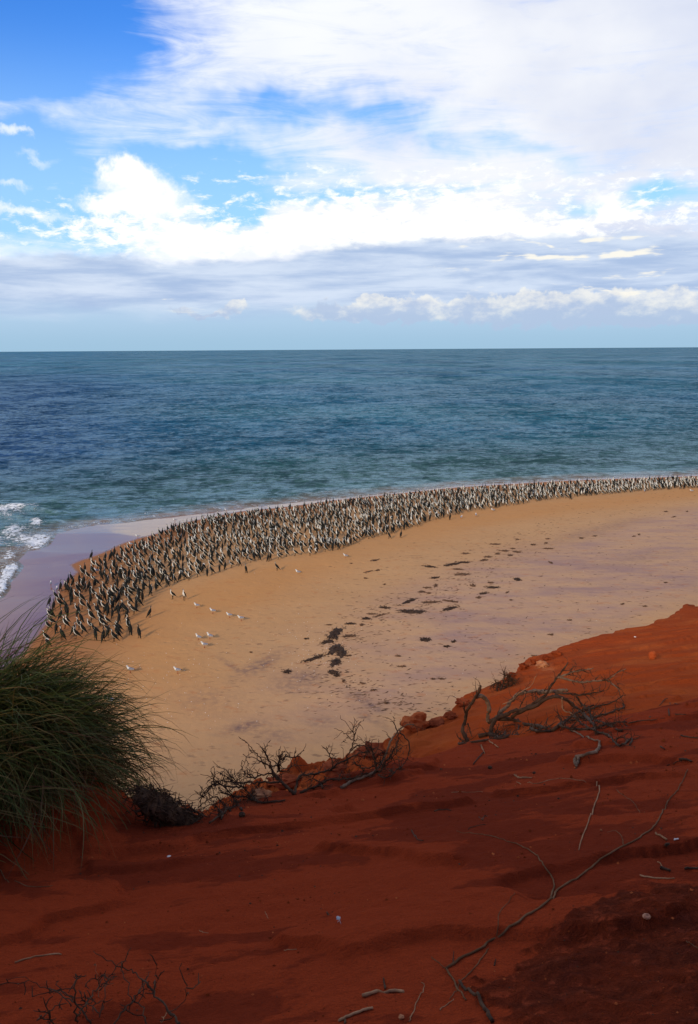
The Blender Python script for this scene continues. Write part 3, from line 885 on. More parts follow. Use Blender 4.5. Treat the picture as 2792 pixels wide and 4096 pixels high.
def ordinal(q, n_):
    if q == 0: return "leftmost"
    if q == n_ - 1: return "rightmost"
    return (ORD[q] if q < len(ORD) else "far") + " from left"


mass = []
for i, (x, y) in enumerate(allp):
    px, py = to_px(np.array([x]), np.array([y]), np.array([0.3])); px, py = px[0], py[0]
    farw = float(sstep(np.array([px]), 110, 260)[0])
    u = random.random()
    away = 0.32 - 0.08 * farw
    if i in (4, 5, 8, 10, 11): u = 0.0
    if u < away:
        k = random.choice((0, 1)); h = random.gauss(R(80), 0.35)
    elif random.random() < farw * 0.34:
        k = random.choices((3, 4, 5, 2, 6), (5, 4, 1.2, 1, 0.15 if i > 12 else 0))[0]; h = random.gauss(R(198), 0.6)
    else:
        k = random.choices((0, 1, 2, 5), (6, 2, 1.3, 0.5))[0]; h = random.gauss(R(172), 0.4)
    sc = random.gauss(1.0, 0.07) * (1.08 - 0.10 * farw)
    if i < N_IND:
        o = bpy.data.objects.new("cormorant", CM[k])
        COL.objects.link(o)
        o.location = (x, y, az_[i] + 0.0); o.rotation_euler = (random.gauss(0, 0.04), random.gauss(0, 0.07), h); o.scale = (sc, sc, sc)
        if i < len(extra):
            tag(o, extra[i][2], "cormorant", "cormorants standing on the beach")
        else:
            back = u < away
            pose = ("dark back-turned" if back else ("preening" if k == 5 else ("low stretched" if k == 2 else ("white fronted" if k in (3, 4, 6) else ("tall thin upright" if k == 1 else "curved neck left-facing")))))
            up = float(np.interp(px, [p_[0] for p_ in FLOCK[:22]], [p_[1] for p_ in FLOCK[:22]])); lo = float(np.interp(px, LOWX, LOWY))
            fr = (py - up) / (lo - up + 1e-6)
            row = "far rim" if fr < 0.33 else ("middle rows" if fr < 0.66 else "near rim")
            mark = next(t for lim_, t in ((60, "beside the wet sand"), (85, "above the grass tips"), (110, "straight above the tussock's right side"), (135, "at its near right tip"), (165, "left of the four gulls"), (200, "above the first of four gulls"), (245, "above the row of four gulls"), (9999, "above the sitting gull")) if px < lim_)
            combos.setdefault((pose, row, mark), []).append((px, o))
    else:
        mass.append((k, x, y, az_[i], h, sc))
for (pose, row, mark), lst in combos.items():
    lst.sort(key=lambda t: t[0])
    for q, (_, o) in enumerate(lst):
        lab = f"{pose} cormorant, {row}, {mark}" if len(lst) == 1 else f"{ordinal(q, len(lst))} {pose} cormorant, {row}, {mark}"
        tag(o, lab, "cormorant", "cormorants standing on the beach")
Vs, Fs, Ms, off_ = [], [], [], 0
cache = []
for me in CM:
    v = np.empty(len(me.vertices) * 3, np.float32); me.vertices.foreach_get('co', v)
    cache.append((v.reshape(-1, 3), [tuple(p.vertices) for p in me.polygons], [p.material_index for p in me.polygons]))
for k, x, y, z, h, sc in mass:
    v, f, mm = cache[k]
    c_, s_ = math.cos(h), math.sin(h)
    q = np.empty_like(v); q[:, 0] = (v[:, 0] * c_ - v[:, 1] * s_) * sc + x; q[:, 1] = (v[:, 0] * s_ + v[:, 1] * c_) * sc + y; q[:, 2] = v[:, 2] * sc + z
    Vs.append(q); Fs += [tuple(i + off_ for i in t) for t in f]; Ms += mm; off_ += len(v)
cf = link_mesh("cormorant_flock", np.concatenate(Vs), Fs, (m_black, m_white, m_bill), fmat=Ms)
tag(cf, "packed far part of the cormorant flock along the water's edge", "flock", kind='stuff')


def tube_mesh(name, path, rads, flat, mats, matf, k=8):
    V, Fc, M = [], [], []
    pts = np.array([(p[0], 0.0, p[1]) for p in path], float); m = len(pts)
    t = np.gradient(pts, axis=0); t /= np.linalg.norm(t, axis=1, keepdims=True)
    for i in range(m):
        up = np.array([-t[i][2], 0, t[i][0]]); si = np.array([0, 1.0, 0])
        for j in range(k):
            a = 2 * PI * (j + 0.5) / k
            V.append(tuple(pts[i] + rads[i] * (math.cos(a) * up * flat[i] + math.sin(a) * si)))
    for i in range(m - 1):
        for j in range(k):
            j2 = (j + 1) % k
            Fc.append((i * k + j, i * k + j2, (i + 1) * k + j2, (i + 1) * k + j))
            M.append(matf(i, j))
    Fc.append(tuple(range(k))[::-1]); M.append(matf(0, 0)); Fc.append(tuple((m - 1) * k + j for j in range(k))); M.append(matf(m - 2, 0))
    me = bpy.data.meshes.new(name); me.from_pydata(V, [], Fc)
    for q in mats: me.materials.append(q)
    me.polygons.foreach_set('material_index', np.array(M, np.int32)); me.polygons.foreach_set('use_smooth', np.ones(len(Fc), bool)); me.update()
    return me


gp = [(-0.22, 0.185), (-0.17, 0.19), (-0.10, 0.185), (0.0, 0.185), (0.07, 0.20), (0.11, 0.235), (0.125, 0.27), (0.14, 0.295), (0.165, 0.30), (0.185, 0.295)]
gr_ = [0.012, 0.028, 0.052, 0.068, 0.062, 0.042, 0.032, 0.036, 0.030, 0.012]
gull_me = tube_mesh("gull", gp, gr_, [0.5, 0.7, 0.9, 1, 1, 1, 1, 1, 1, 1], (m_white, m_grey, m_black), lambda i, j: 2 if i == 0 else (1 if (j in (0, 7, 1, 6) and 1 <= i <= 3) else 0))
bill_me = tube_mesh("bill", [(0.185, 0.294), (0.205, 0.29), (0.222, 0.284)], [0.010, 0.008, 0.003], [1, 1, 1], (m_redleg,), lambda i, j: 0, 5)
lt = Tubes(); lt.add([(0, 0, 0.14), (0.005, 0, 0.07), (0.0, 0, 0.0)], [0.009, 0.007, 0.007], 5); lt.add([(0, 0, 0.005), (0.04, 0, 0.003)], [0.008, 0.012], 5)
leg0 = lt.build("leg", m_redleg)
leg_me = leg0.data
bpy.data.objects.remove(leg0)
GULLS = [(197, 608, "left", "white gull at the upper left of the diagonal row of four", 1), (213, 613.6, "left", "second gull from the left in the diagonal row of four", 1), (229.6, 617.8, "left", "third gull from the left in the diagonal row of four", 1),
         (241.5, 621, "left", "rightmost gull in the diagonal row of four", 1), (198.5, 640, "left", "upper left gull of the close trio on orange sand", 1), (210, 639, "left", "upper right gull of the close trio on orange sand", 1),
         (204.7, 647.8, "left", "lowest gull of the close trio on orange sand", 1), (130.5, 673, "left", "gull standing just right of the grass tussock top", 1), (178, 673.5, "left", "large looking gull alone on orange sand right of the tussock", 1),
         (138, 538.5, "left", "gull wading on the shining wet sand above the flock", 1), (175, 522, "left", "gull standing in the brightest strip of wet sand", 1), (51, 586, "away", "upper of two gulls in the shallow film left of the flock", 1),
         (57, 592, "away", "lower of two gulls in the shallow film left of the flock", 1), (96.6, 573, "left", "gull standing among dark cormorants near the left tip", 1), (131, 546, "left", "gull at the top edge of the near cormorants", 1),
         (111.6, 704, "left", "gull half hidden behind the hanging grass blades", 1), (226.5, 512, "left", "gull at the thin foam line above the flock", 1), (203.6, 517.6, "left", "gull at the upper flock edge where the wet strip narrows", 1),
         (345.7, 558, "left", "gull standing below the middle of the flock", 1), (298, 573, "left", "gull sitting on plain orange sand below the flock", 0), (461, 519, "away", "left of two small gulls below the right half of the flock", 1),
         (476, 517, "away", "right of two small gulls below the right half of the flock", 1), (493, 511.7, "left", "gull touching the lower flock edge right of centre", 1), (644.5, 492.5, "away", "tiny white gull at the far flock's lower edge", 1), (692, 492.5, "away", "tiny white gull at the far right edge of the beach", 1)]
for px, py, face, lab, stand in GULLS:
    p = on_beach(px, py)
    h = random.gauss(R(172), 0.12) if face == "left" else random.gauss(R(95), 0.3)
    root = bpy.data.objects.new("gull", gull_me)
    COL.objects.link(root)
    s_ = random.uniform(1.18, 1.32)
    root.location = (p[0], p[1], p[2] - (0.0 if stand else 0.12)); root.rotation_euler = (0, random.gauss(0, 0.05), h); root.scale = (s_, s_, s_)
    tag(root, lab, "gull", "gulls on the sand")
    bl = bpy.data.objects.new("bill", bill_me); COL.objects.link(bl); bl.parent = root
    if stand:
        for s2 in (-1, 1):
            lg = bpy.data.objects.new("leg", leg_me); COL.objects.link(lg); lg.parent = root; lg.location = (0.0, s2 * 0.028, 0.0)

# ------------------------------------------------------------------ seaweed on the beach
def weed(px, py, ln, th, ang, label, group, seed, curl=0.0):
    """matted clump of dry weed: ragged low mound plus loose strands"""
    rs = np.random.default_rng(seed)
    c0 = on_beach(px, py)
    cr, sr = math.cos(ang), math.sin(ang)
    a = on_beach(px + ln / 2 * cr, py + ln / 2 * sr)[:2] - c0[:2]
    b_ = on_beach(px - th / 2 * sr, py + th / 2 * cr)[:2] - c0[:2]
    na, nb = 26, 7
    V, Fc = [], []
    hh = 0.05 + 0.05 * min(1, np.linalg.norm(b_))
    for i in range(na):
        for j in range(nb):
            t = 2 * PI * i / na; r_ = (j / (nb - 1))
            rr = r_ * (1 + 0.45 * float(perlin(np.array([math.cos(t) * 2.2 + seed]), np.array([math.sin(t) * 2.2]), 3)[0]) + 0.28 * float(perlin(np.array([math.cos(t) * 7 + seed]), np.array([math.sin(t) * 7]), 5)[0]))
            u, v = rr * math.cos(t), rr * math.sin(t)
            v += curl * (u * u - 0.4)
            q = c0[:2] + a * u + b_ * v
            z = hh * (1 - r_ ** 1.6) * (0.6 + 0.8 * rs.random()) - 0.02 * r_
            V.append((q[0] - c0[0], q[1] - c0[1], z))
    for i in range(na):
        for j in range(nb - 1):
            i2 = (i + 1) % na
            Fc.append((i * nb + j, i * nb + j + 1, i2 * nb + j + 1, i2 * nb + j))
    T = Tubes()
    for s_ in range(int(10 + ln * 1.5)):
        t = rs.random() * 2 * PI; r_ = rs.uniform(0.5, 1.15)
        u, v = r_ * math.cos(t), r_ * math.sin(t); v += curl * (u * u - 0.4)
        q = a * u + b_ * v
        dr = a / (np.linalg.norm(a) + 1e-6) * rs.normal(0, 1) + b_ / (np.linalg.norm(b_) + 1e-6) * rs.normal(0, 0.5)
        dr /= np.linalg.norm(dr) + 1e-6; L_ = rs.uniform(0.08, 0.10 + 0.16 * min(1.6, np.linalg.norm(a)))
        pts = [(q[0] + dr[0] * L_ * w_ + rs.normal(0, 0.02), q[1] + dr[1] * L_ * w_ + rs.normal(0, 0.02), 0.012 + 0.05 * math.sin(w_ * PI) * rs.random()) for w_ in (0, 0.33, 0.66, 1)]
        T.add(pts, [0.010, 0.013, 0.010, 0.004], 4)
    o = link_mesh("seaweed_clump", np.concatenate([np.array(V)] + T.v), Fc + [tuple(i + len(V) for i in f) for f in T.f], (m_weed_f if (label is S or 'faint' in label or 'faded' in label or 'thin' in label) else m_weed,))
    o.location = c0
    tag(o, label, "seaweed", group)
    if label is S: scraps.setdefault("highest band beside the lilac sand" if py < 540 else ("upper group near the flock" if py < 566 else ("around the long flat mats" if py < 600 else ("level with the thickest heap" if py < 655 else "below the thickest heap"))), []).append((px, o))


ZS = 0.15783
scraps = {}
S = "small scrap of dark dry seaweed in the broken line across the beach"
WEEDS = [  # zoomed coordinates in the photograph's middle third, then its right third
    (225, [(700, 1080, 130, 40, -0.55, "big curved seaweed mat at the head of the thickest heap"), (690, 1105, 60, 36, 0.2, "dark neck of weed joining the big curved mat and the slab below it"), (655, 1137, 92, 24, -0.15, "slab of seaweed sticking out left under the big curved mat"), (790, 1100, 100, 20, -0.08, "thin faded seaweed trailing right from the big curved mat"),
           (700, 1178, 112, 46, -0.5, "broad slanting seaweed mat in the middle of the thickest heap"), (742, 1208, 72, 50, -0.7, "round seaweed mat at the right of the thickest heap"), (570, 1240, 172, 18, -0.3, "long narrow seaweed rope lying left of the thickest heap"),
           (700, 1270, 85, 40, -0.35, "hooked seaweed mat low in the thickest heap"), (690, 1328, 75, 26, 0.08, "seaweed mat second from the bottom of the thickest heap"), (705, 1350, 45, 14, 0, "little seaweed mat at the very bottom of the thickest heap"),
           (395, 1325, 62, 26, 0, "lone shaggy seaweed clump on bare sand left of the heap"), (515, 1118, 26, 9, 0, "lone tiny seaweed scrap left of the big curved mat"), (1270, 1122, 76, 28, 0.08, "lone bushy seaweed clump on pale sand right of the heap"), (1190, 945, 195, 28, 0.03, "longest flat seaweed mat in the broken line up the beach"),
           (1425, 925, 110, 22, -0.2, "dark seaweed mat at the right end of the long flat mats"), (1165, 880, 112, 20, -0.35, "slanting seaweed mat above the longest flat mat"), (1310, 885, 135, 15, -0.06, "thin wavy seaweed mat right of the slanting one"), (1430, 880, 110, 11, 0.12, "faint tail of the thin wavy seaweed mat"),
           (1015, 920, 82, 14, 0.1, "flat seaweed strip left of the longest flat mat"), (980, 970, 82, 11, -0.25, "thin slanting seaweed strip under the flat strip"), (930, 960, 56, 8, 0, S), (895, 988, 56, 16, 0, "short thick seaweed clump between the heap and the long mats"), (795, 1022, 68, 14, 0, "cigar shaped seaweed clump just above the big curved mat"),
           (865, 1030, 28, 14, 0, S), (1440, 645, 112, 18, -0.15, "long dark seaweed mat nearest the flock"), (1520, 633, 80, 12, 0, "seaweed strip touching the right of the mat nearest the flock"), (1475, 677, 62, 9, 0, S), (1500, 710, 112, 16, 0, "wide faded seaweed mat below the one nearest the flock"),
           (1330, 730, 62, 12, -0.08, "seaweed strip alone between the upper and lower mats"), (1300, 660, 92, 12, 0.08, "seaweed strip left of the mat nearest the flock"), (950, 620, 62, 10, -0.15, "faint seaweed wisp farthest left and closest to the flock"), (970, 683, 35, 9, -0.2, S), (910, 692, 52, 7, -0.2, S), (890, 733, 26, 7, 0, S),
           (1280, 793, 52, 9, 0, S), (1245, 820, 46, 12, 0, S), (1290, 828, 30, 7, 0, S), (1335, 780, 28, 20, -0.5, S), (1405, 1165, 50, 13, 0, "small twin seaweed clump right of the lone bushy one, lower"), (1450, 1135, 30, 15, -0.3, "small twin seaweed clump right of the lone bushy one, upper"),
           (1095, 1227, 30, 9, 0, S), (1570, 780, 42, 16, 0, S), (750, 1385, 20, 18, 0.8, S), (1120, 1293, 50, 7, 0, S), (780, 1225, 40, 6, 0, S), (800, 640, 12, 5, 0, S), (1010, 773, 10, 7, 0, S), (870, 1400, 24, 10, 0.3, S), (940, 1445, 30, 8, 0, S), (1025, 1525, 14, 14, 0, S), (1375, 1372, 32, 7, 0, S), (1320, 1374, 22, 6, 0, S), (165, 1205, 8, 7, 0, S), (660, 1030, 40, 5, 0, S)]),
    (448, [(300, 518, 76, 9, 0.02, "thin seaweed strip closest to the flock on the right"), (440, 488, 26, 8, 0, S), (635, 484, 26, 7, 0, S), (845, 480, 32, 9, 0, S), (540, 521, 42, 9, 0, S), (620, 510, 26, 10, 0, S), (640, 546, 72, 7, 0, "thin straight seaweed strip where the lilac sand begins"), (360, 560, 62, 11, 0, S), (410, 545, 30, 7, 0, S),
           (250, 598, 56, 11, 0, S), (230, 620, 52, 13, -0.1, S), (395, 588, 36, 11, 0, S), (315, 580, 36, 9, 0, S), (440, 567, 60, 12, 0.1, S), (285, 792, 88, 16, 0, "flat dark seaweed patch, rightmost of the lower group"), (270, 762, 40, 9, 0, S), (225, 830, 60, 14, -0.1, "ragged seaweed tuft below the flat dark patch"),
           (195, 856, 36, 13, 0, S), (440, 740, 50, 24, 0.2, "forked seaweed patch alone on lilac sand"), (650, 635, 32, 12, 0.5, S), (1210, 457, 16, 9, 0, S), (1175, 468, 20, 6, 0, S), (1105, 898, 20, 7, 0, S), (655, 1092, 30, 8, 0, S), (1375, 762, 20, 6, 0, S), (110, 577, 50, 9, 0, S), (1430, 345, 30, 6, -0.2, S), (1380, 311, 30, 6, 0, S), (1515, 310, 16, 6, 0, S), (930, 466, 24, 8, 0, S),
           (1245, 912, 24, 6, 0, S), (770, 1000, 30, 6, 0, S), (375, 824, 24, 6, -0.4, S), (400, 872, 14, 5, 0, S), (545, 1226, 20, 5, 0, S)])]
k = 0
for ox, lst in WEEDS:
    for zx, zy, ln, th, ang, lab in lst:
        k += 1
        weed(ox + zx * ZS, 462.5 + zy * ZS, max(ln * ZS * 1.0, 1.4), max(th * ZS * (1.25 if 'heap' in lab and 'lone' not in lab else 1.0), 0.8), ang, lab, "seaweed left on the sand", k, curl=(0.5 if 'hook' in lab or 'curved' in lab else 0.0))

for zone, lst in scraps.items():
    lst.sort(key=lambda t: t[0])
    for q, (_, o) in enumerate(lst): o['label'] = f"{ordinal(q, len(lst))} tiny dark seaweed scrap, {zone}"
V, Fc = [], []
trail = [(690, 492), (640, 505), (560, 522), (520, 540), (500, 560), (470, 580), (440, 595), (400, 605), (375, 620), (345, 640), (335, 670), (345, 690), (380, 700), (420, 712)]
tl = np.array(trail, float)
for i in range(1500):
    t = random.random() * (len(tl) - 1); j = int(t); w_ = t - j
    c0 = tl[j] * (1 - w_) + tl[min(j + 1, len(tl) - 1)] * w_
    if i % 3 == 0: px, py = random.uniform(330, 690), random.uniform(540, 720)
    else: px, py = c0[0] + random.gauss(0, 22), c0[1] + random.gauss(0, 7)
    p = on_beach(px, py); L_ = random.uniform(0.04, 0.22) * (1.6 if random.random() < 0.1 else 1); a = random.gauss(0.2, 0.5)
    b0 = len(V); r_ = random.uniform(0.012, 0.05)
    for (u, v, z) in ((-L_, 0, 0), (-L_ * 0.2, -r_, 0), (L_, 0, 0), (L_ * 0.2, r_, 0), (0, 0, r_ * 0.7)):
        V.append((p[0] + u * math.cos(a) - v * math.sin(a), p[1] + u * math.sin(a) + v * math.cos(a), p[2] + z))
    Fc += [(b0, b0 + 1, b0 + 4), (b0 + 1, b0 + 2, b0 + 4), (b0 + 2, b0 + 3, b0 + 4), (b0 + 3, b0, b0 + 4)]
tag(link_mesh("seaweed_crumbs", V, Fc, (m_weed_f,)), "fine crumbs of dry weed scattered along the tide line on the beach", "seaweed crumbs", kind='stuff')

# white shell bits on the sand
V, Fc = [], []
for i in range(420):
    if i < 150: px, py = 225 + random.gauss(600, 150) * ZS, 462.5 + random.gauss(1200, 120) * ZS
    elif i < 280: px, py = random.gauss(150, 45), random.gauss(680, 35)
    else: px, py = random.uniform(200, 690), random.uniform(560, 720)
    p = on_beach(px, py); r_ = random.uniform(0.012, 0.035)
    b0 = len(V)
    for j in range(5):
        a = j * 2 * PI / 5 + random.random(); V.append((p[0] + r_ * math.cos(a), p[1] + r_ * math.sin(a) * random.uniform(0.6, 1), p[2] + 0.004))
    V.append((p[0], p[1], p[2] + 0.02))
    Fc += [(b0 + j, b0 + (j + 1) % 5, b0 + 5) for j in range(5)]
tag(link_mesh("shell_fragments", V, Fc, (m_shell,), smooth=False), "scatter of tiny white shell bits on the beach sand", "shells", kind='stuff')

# ------------------------------------------------------------------ dead shrubs on the bluff
def px3(px, py, depth):
    """point on the ray at the given horizontal distance"""
    d_ = rayd(px, py)
    t = depth / math.hypot(d_[0], d_[1])
    return np.array([0, 0, CAM_Z]) + t * d_


def smooth_line(P, n_):
    P = np.asarray(P, float)
    s_ = np.concatenate([[0], np.cumsum(np.linalg.norm(np.diff(P, axis=0), axis=1))]); s_ /= s_[-1]
    t = np.linspace(0, 1, n_)
    if len(P) < 3: return np.stack([np.interp(t, s_, P[:, i]) for i in range(3)], -1)
    out = []
    for tt in t:
        i = min(np.searchsorted(s_, tt, side='right') - 1, len(P) - 2); i = max(i, 0)
        p0 = P[max(i - 1, 0)]; p1 = P[i]; p2 = P[i + 1]; p3 = P[min(i + 2, len(P) - 1)]
        u = (tt - s_[i]) / (s_[i + 1] - s_[i] + 1e-9)
        out.append(0.5 * ((2 * p1) + (-p0 + p2) * u + (2 * p0 - 5 * p1 + 4 * p2 - p3) * u * u + (-p0 + 3 * p1 - 3 * p2 + p3) * u ** 3))
    return np.array(out)


def twiggy(T, line, rad, rs, n_, L0, depth=0, up=0.15, minr=0.0022):
    for _ in range(n_):
        i = int(rs.integers(int(len(line) * 0.15), len(line)))
        p = line[i]; tg = line[min(i + 1, len(line) - 1)] - line[max(i - 1, 0)]; tg /= np.linalg.norm(tg) + 1e-9
        dr = tg * rs.uniform(0.2, 1.0) + rs.normal(0, 0.75, 3) + np.array([0, 0, up]); dr /= np.linalg.norm(dr)
        L_ = L0 * rs.uniform(0.35, 1.0); m = 6
        pts = [p]
        for q in range(m - 1):
            dr = dr + rs.normal(0, 0.28, 3); dr /= np.linalg.norm(dr); pts.append(pts[-1] + dr * L_ / (m - 1))
        r0 = max(min(rad[i] * 0.6, 0.010) * rs.uniform(0.5, 1), minr)
        T.add(pts, np.linspace(r0, minr * 0.7, m), 4)
        if depth < 1 and rs.random() < 0.75: twiggy(T, np.array(pts), np.linspace(r0, minr, m), rs, int(rs.integers(1, 4)), L_ * 0.55, depth + 1, up, minr)


def shrub(name, ox, oy, sc, depth0, limbs, label, cat, group, seed, twigs=6, L0=0.25, extra_twigs=None, mat=None, foot=None):
    """limbs: lists of (zx, zy, ddepth) with start and end thickness in pixels of the photograph"""
    rs = np.random.default_rng(seed)
    root = empty(name, foot if foot is not None else px3(ox + limbs[0][0][0][0] * sc, oy + limbs[0][0][0][1] * sc, depth0))
    tag(root, label, cat, group)
    bpy.context.view_layer.update()
    org = np.array(root.location)
    TW = Tubes()
    for lim in limbs:
        pts, w0, w1 = lim[0], lim[1], lim[2]
        m_ = lim[3] if len(lim) > 3 else (mat or m_wood)
        P = []
        for a, b_, c_ in pts:
            h_ = on_bluff(ox + a * sc, oy + b_ * sc)
            P.append(px3(ox + a * sc, oy + b_ * sc, min(depth0 + c_, float(np.hypot(h_[0], h_[1])) - 0.05)) - org)
        n_ = max(6, len(pts) * 4)
        L = smooth_line(P, n_)
        L += rs.normal(0, 0.0035, L.shape)
        px_m = depth0 * 1.08 / F
        rad = np.linspace(w0, w1, n_) * px_m / 2 * 1.0 * (1 + 0.12 * rs.normal(0, 1, n_)).clip(0.7, 1.4)
        T = Tubes(); T.add(L, rad, 7)
        T.build("branch", m_, root)
        tw = lim[4] if len(lim) > 4 else twigs
        twiggy(TW, L, rad, rs, int(tw * 1.5), L0)
    TW.build("twigs", mat or m_wood, root)['kind'] = 'stuff'
    return root


gA = on_bluff(470, 738)
dA = float(np.hypot(gA[0], gA[1]))
s5 = 0.12626
A_limbs = [
    ([(140, 720, 0.0), (100, 640, 0.0), (118, 570, 0.05), (128, 500, 0.05), (165, 430, 0.0), (215, 355, -0.05), (245, 285, -0.1)], 4.0, 2.2, m_wood, 3),
    ([(205, 375, 0.0), (250, 360, 0.05), (290, 400, 0.1), (310, 470, 0.12), (298, 535, 0.1), (305, 570, 0.1)], 4.0, 4.0, m_wood_pale, 1),
    ([(128, 520, 0.05), (112, 460, 0.0), (110, 415, -0.1)], 2.2, 0.8, m_wood, 2),
    ([(320, 670, 0.0), (330, 610, 0.0), (370, 540, 0.05), (430, 520, 0.1), (500, 485, 0.1), (560, 470, 0.12), (640, 440, 0.15), (700, 400, 0.2), (760, 350, 0.22), (810, 270, 0.25), (850, 215, 0.3), (895, 160, 0.3), (935, 100, 0.35)], 4.6, 1.4, m_wood, 12),
    ([(300, 572, 0.1), (370, 545, 0.1), (450, 545, 0.15), (520, 560, 0.2), (600, 590, 0.25), (680, 600, 0.3), (760, 625, 0.3)], 4.2, 2.0, m_wood, 8),
    ([(370, 540, 0.1), (395, 500, 0.2), (450, 450, 0.3), (490, 400, 0.35), (530, 355, 0.4), (600, 335, 0.45), (680, 325, 0.5), (740, 325, 0.55)], 3.6, 3.4, m_wood_pale, 5),
    ([(700, 340, 0.4), (760, 335, 0.45), (840, 325, 0.5), (930, 318, 0.55)], 4.0, 3.0, m_wood_pale, 5),
    ([(490, 535, 0.15), (520, 510, 0.15), (600, 475, 0.1), (670, 445, 0.1), (740, 400, 0.1), (800, 370, 0.1), (870, 370, 0.15), (930, 400, 0.2), (990, 450, 0.25), (1050, 500, 0.3), (1110, 560, 0.3), (1150, 610, 0.2)], 3.6, 2.2, m_wood, 16),
    ([(850, 220, 0.3), (920, 195, 0.3), (990, 170, 0.35), (1060, 160, 0.4), (1140, 145, 0.4)], 2.2, 0.9, m_wood_pale, 10),
    ([(870, 215, 0.3), (940, 235, 0.3), (1040, 255, 0.35), (1130, 245, 0.4), (1240, 238, 0.4), (1300, 200, 0.4), (1390, 150, 0.45)], 2.4, 0.8, m_wood_pale, 12),
    ([(1240, 240, 0.4), (1290, 270, 0.4), (1330, 310, 0.35), (1345, 340, 0.35)], 1.6, 0.7, m_wood_pale, 6),
    ([(830, 350, 0.3), (920, 345, 0.3), (1020, 355, 0.35), (1120, 345, 0.35), (1220, 322, 0.4)], 2.4, 1.0, m_wood, 12),
    ([(1000, 370, 0.3), (1050, 430, 0.3), (1090, 470, 0.3), (1180, 440, 0.3), (1270, 420, 0.35), (1370, 360, 0.35)], 2.0, 1.0, m_wood, 14),
    ([(800, 640, 0.0), (860, 600, 0.0), (930, 550, 0.0), (1000, 500, 0.05), (1060, 470, 0.1), (1140, 440, 0.1)], 3.4, 1.6, m_wood, 14),
    ([(870, 600, 0.1), (960, 620, 0.1), (1080, 630, 0.1), (1200, 600, 0.1), (1300, 575, 0.1), (1400, 570, 0.1)], 2.0, 1.0, m_wood, 18),
    ([(980, 520, 0.1), (1040, 580, 0.1), (1110, 620, 0.1), (1180, 650, 0.1)], 2.4, 1.4, m_wood, 14),
    ([(1020, 530, 0.2), (1120, 540, 0.2), (1250, 500, 0.2), (1370, 460, 0.2), (1370, 430, 0.2)], 2.2, 1.4, m_wood, 16),
    ([(1100, 450, 0.15), (1120, 540, 0.15), (1150, 640, 0.1)], 2.0, 1.2, m_wood, 14),
    ([(1150, 560, 0.0), (1250, 590, 0.0), (1350, 640, 0.0), (1400, 600, 0.0)], 1.6, 0.8, m_wood, 14),
    ([(1180, 650, 0.0), (1260, 680, 0.0), (1340, 760, 0.0), (1430, 700, 0.0), (1425, 745, 0.0)], 1.6, 1.0, m_wood, 10),
    ([(885, 380, 0.1), (890, 440, 0.1), (900, 480, 0.05), (960, 500, 0.0), (1000, 530, 0.0)], 1.2, 0.7, m_twig_pale, 5),
    ([(700, 330, 0.3), (650, 340, 0.2), (650, 380, 0.2), (670, 410, 0.15)], 1.2, 0.7, m_wood, 3),
    ([(540, 540, 0.2), (545, 600, 0.15), (530, 660, 0.1)], 1.3, 0.8, m_wood, 4),
    ([(400, 690, 0.0), (440, 640, 0.0), (420, 600, 0.0), (520, 590, 0.0)], 1.7, 0.7, m_wood, 6),
    ([(70, 745, -0.1), (170, 730, -0.08), (260, 720, -0.05), (360, 700, 0.0), (450, 690, 0.0), (540, 670, 0.0)], 2.2, 1.4, m_wood, 26),
    ([(230, 680, 0.0), (290, 660, 0.0), (350, 680, 0.0), (390, 700, 0.0)], 4.5, 2.5, m_wood, 16),
    ([(140, 580, 0.0), (160, 640, 0.0), (175, 690, 0.0)], 1.3, 0.7, m_wood, 3),
    ([(420, 430, 0.2), (500, 390, 0.2), (560, 330, 0.2), (640, 285, 0.25), (690, 190, 0.3)], 1.0, 0.6, m_twig_pale, 5),
    ([(550, 455, 0.15), (590, 380, 0.15), (610, 320, 0.2)], 1.2, 0.8, m_wood, 2),
    ([(640, 620, 0.0), (690, 640, 0.0), (760, 640, 0.0), (800, 645, 0.0)], 2.6, 1.8, m_wood, 12),
]
shrub("fallen_dead_shrub", 450, 650, s5, dA, A_limbs, "large fallen grey shrub with arching trunk on the sand at right", "dead shrub", None, 21, L0=0.20, foot=gA)

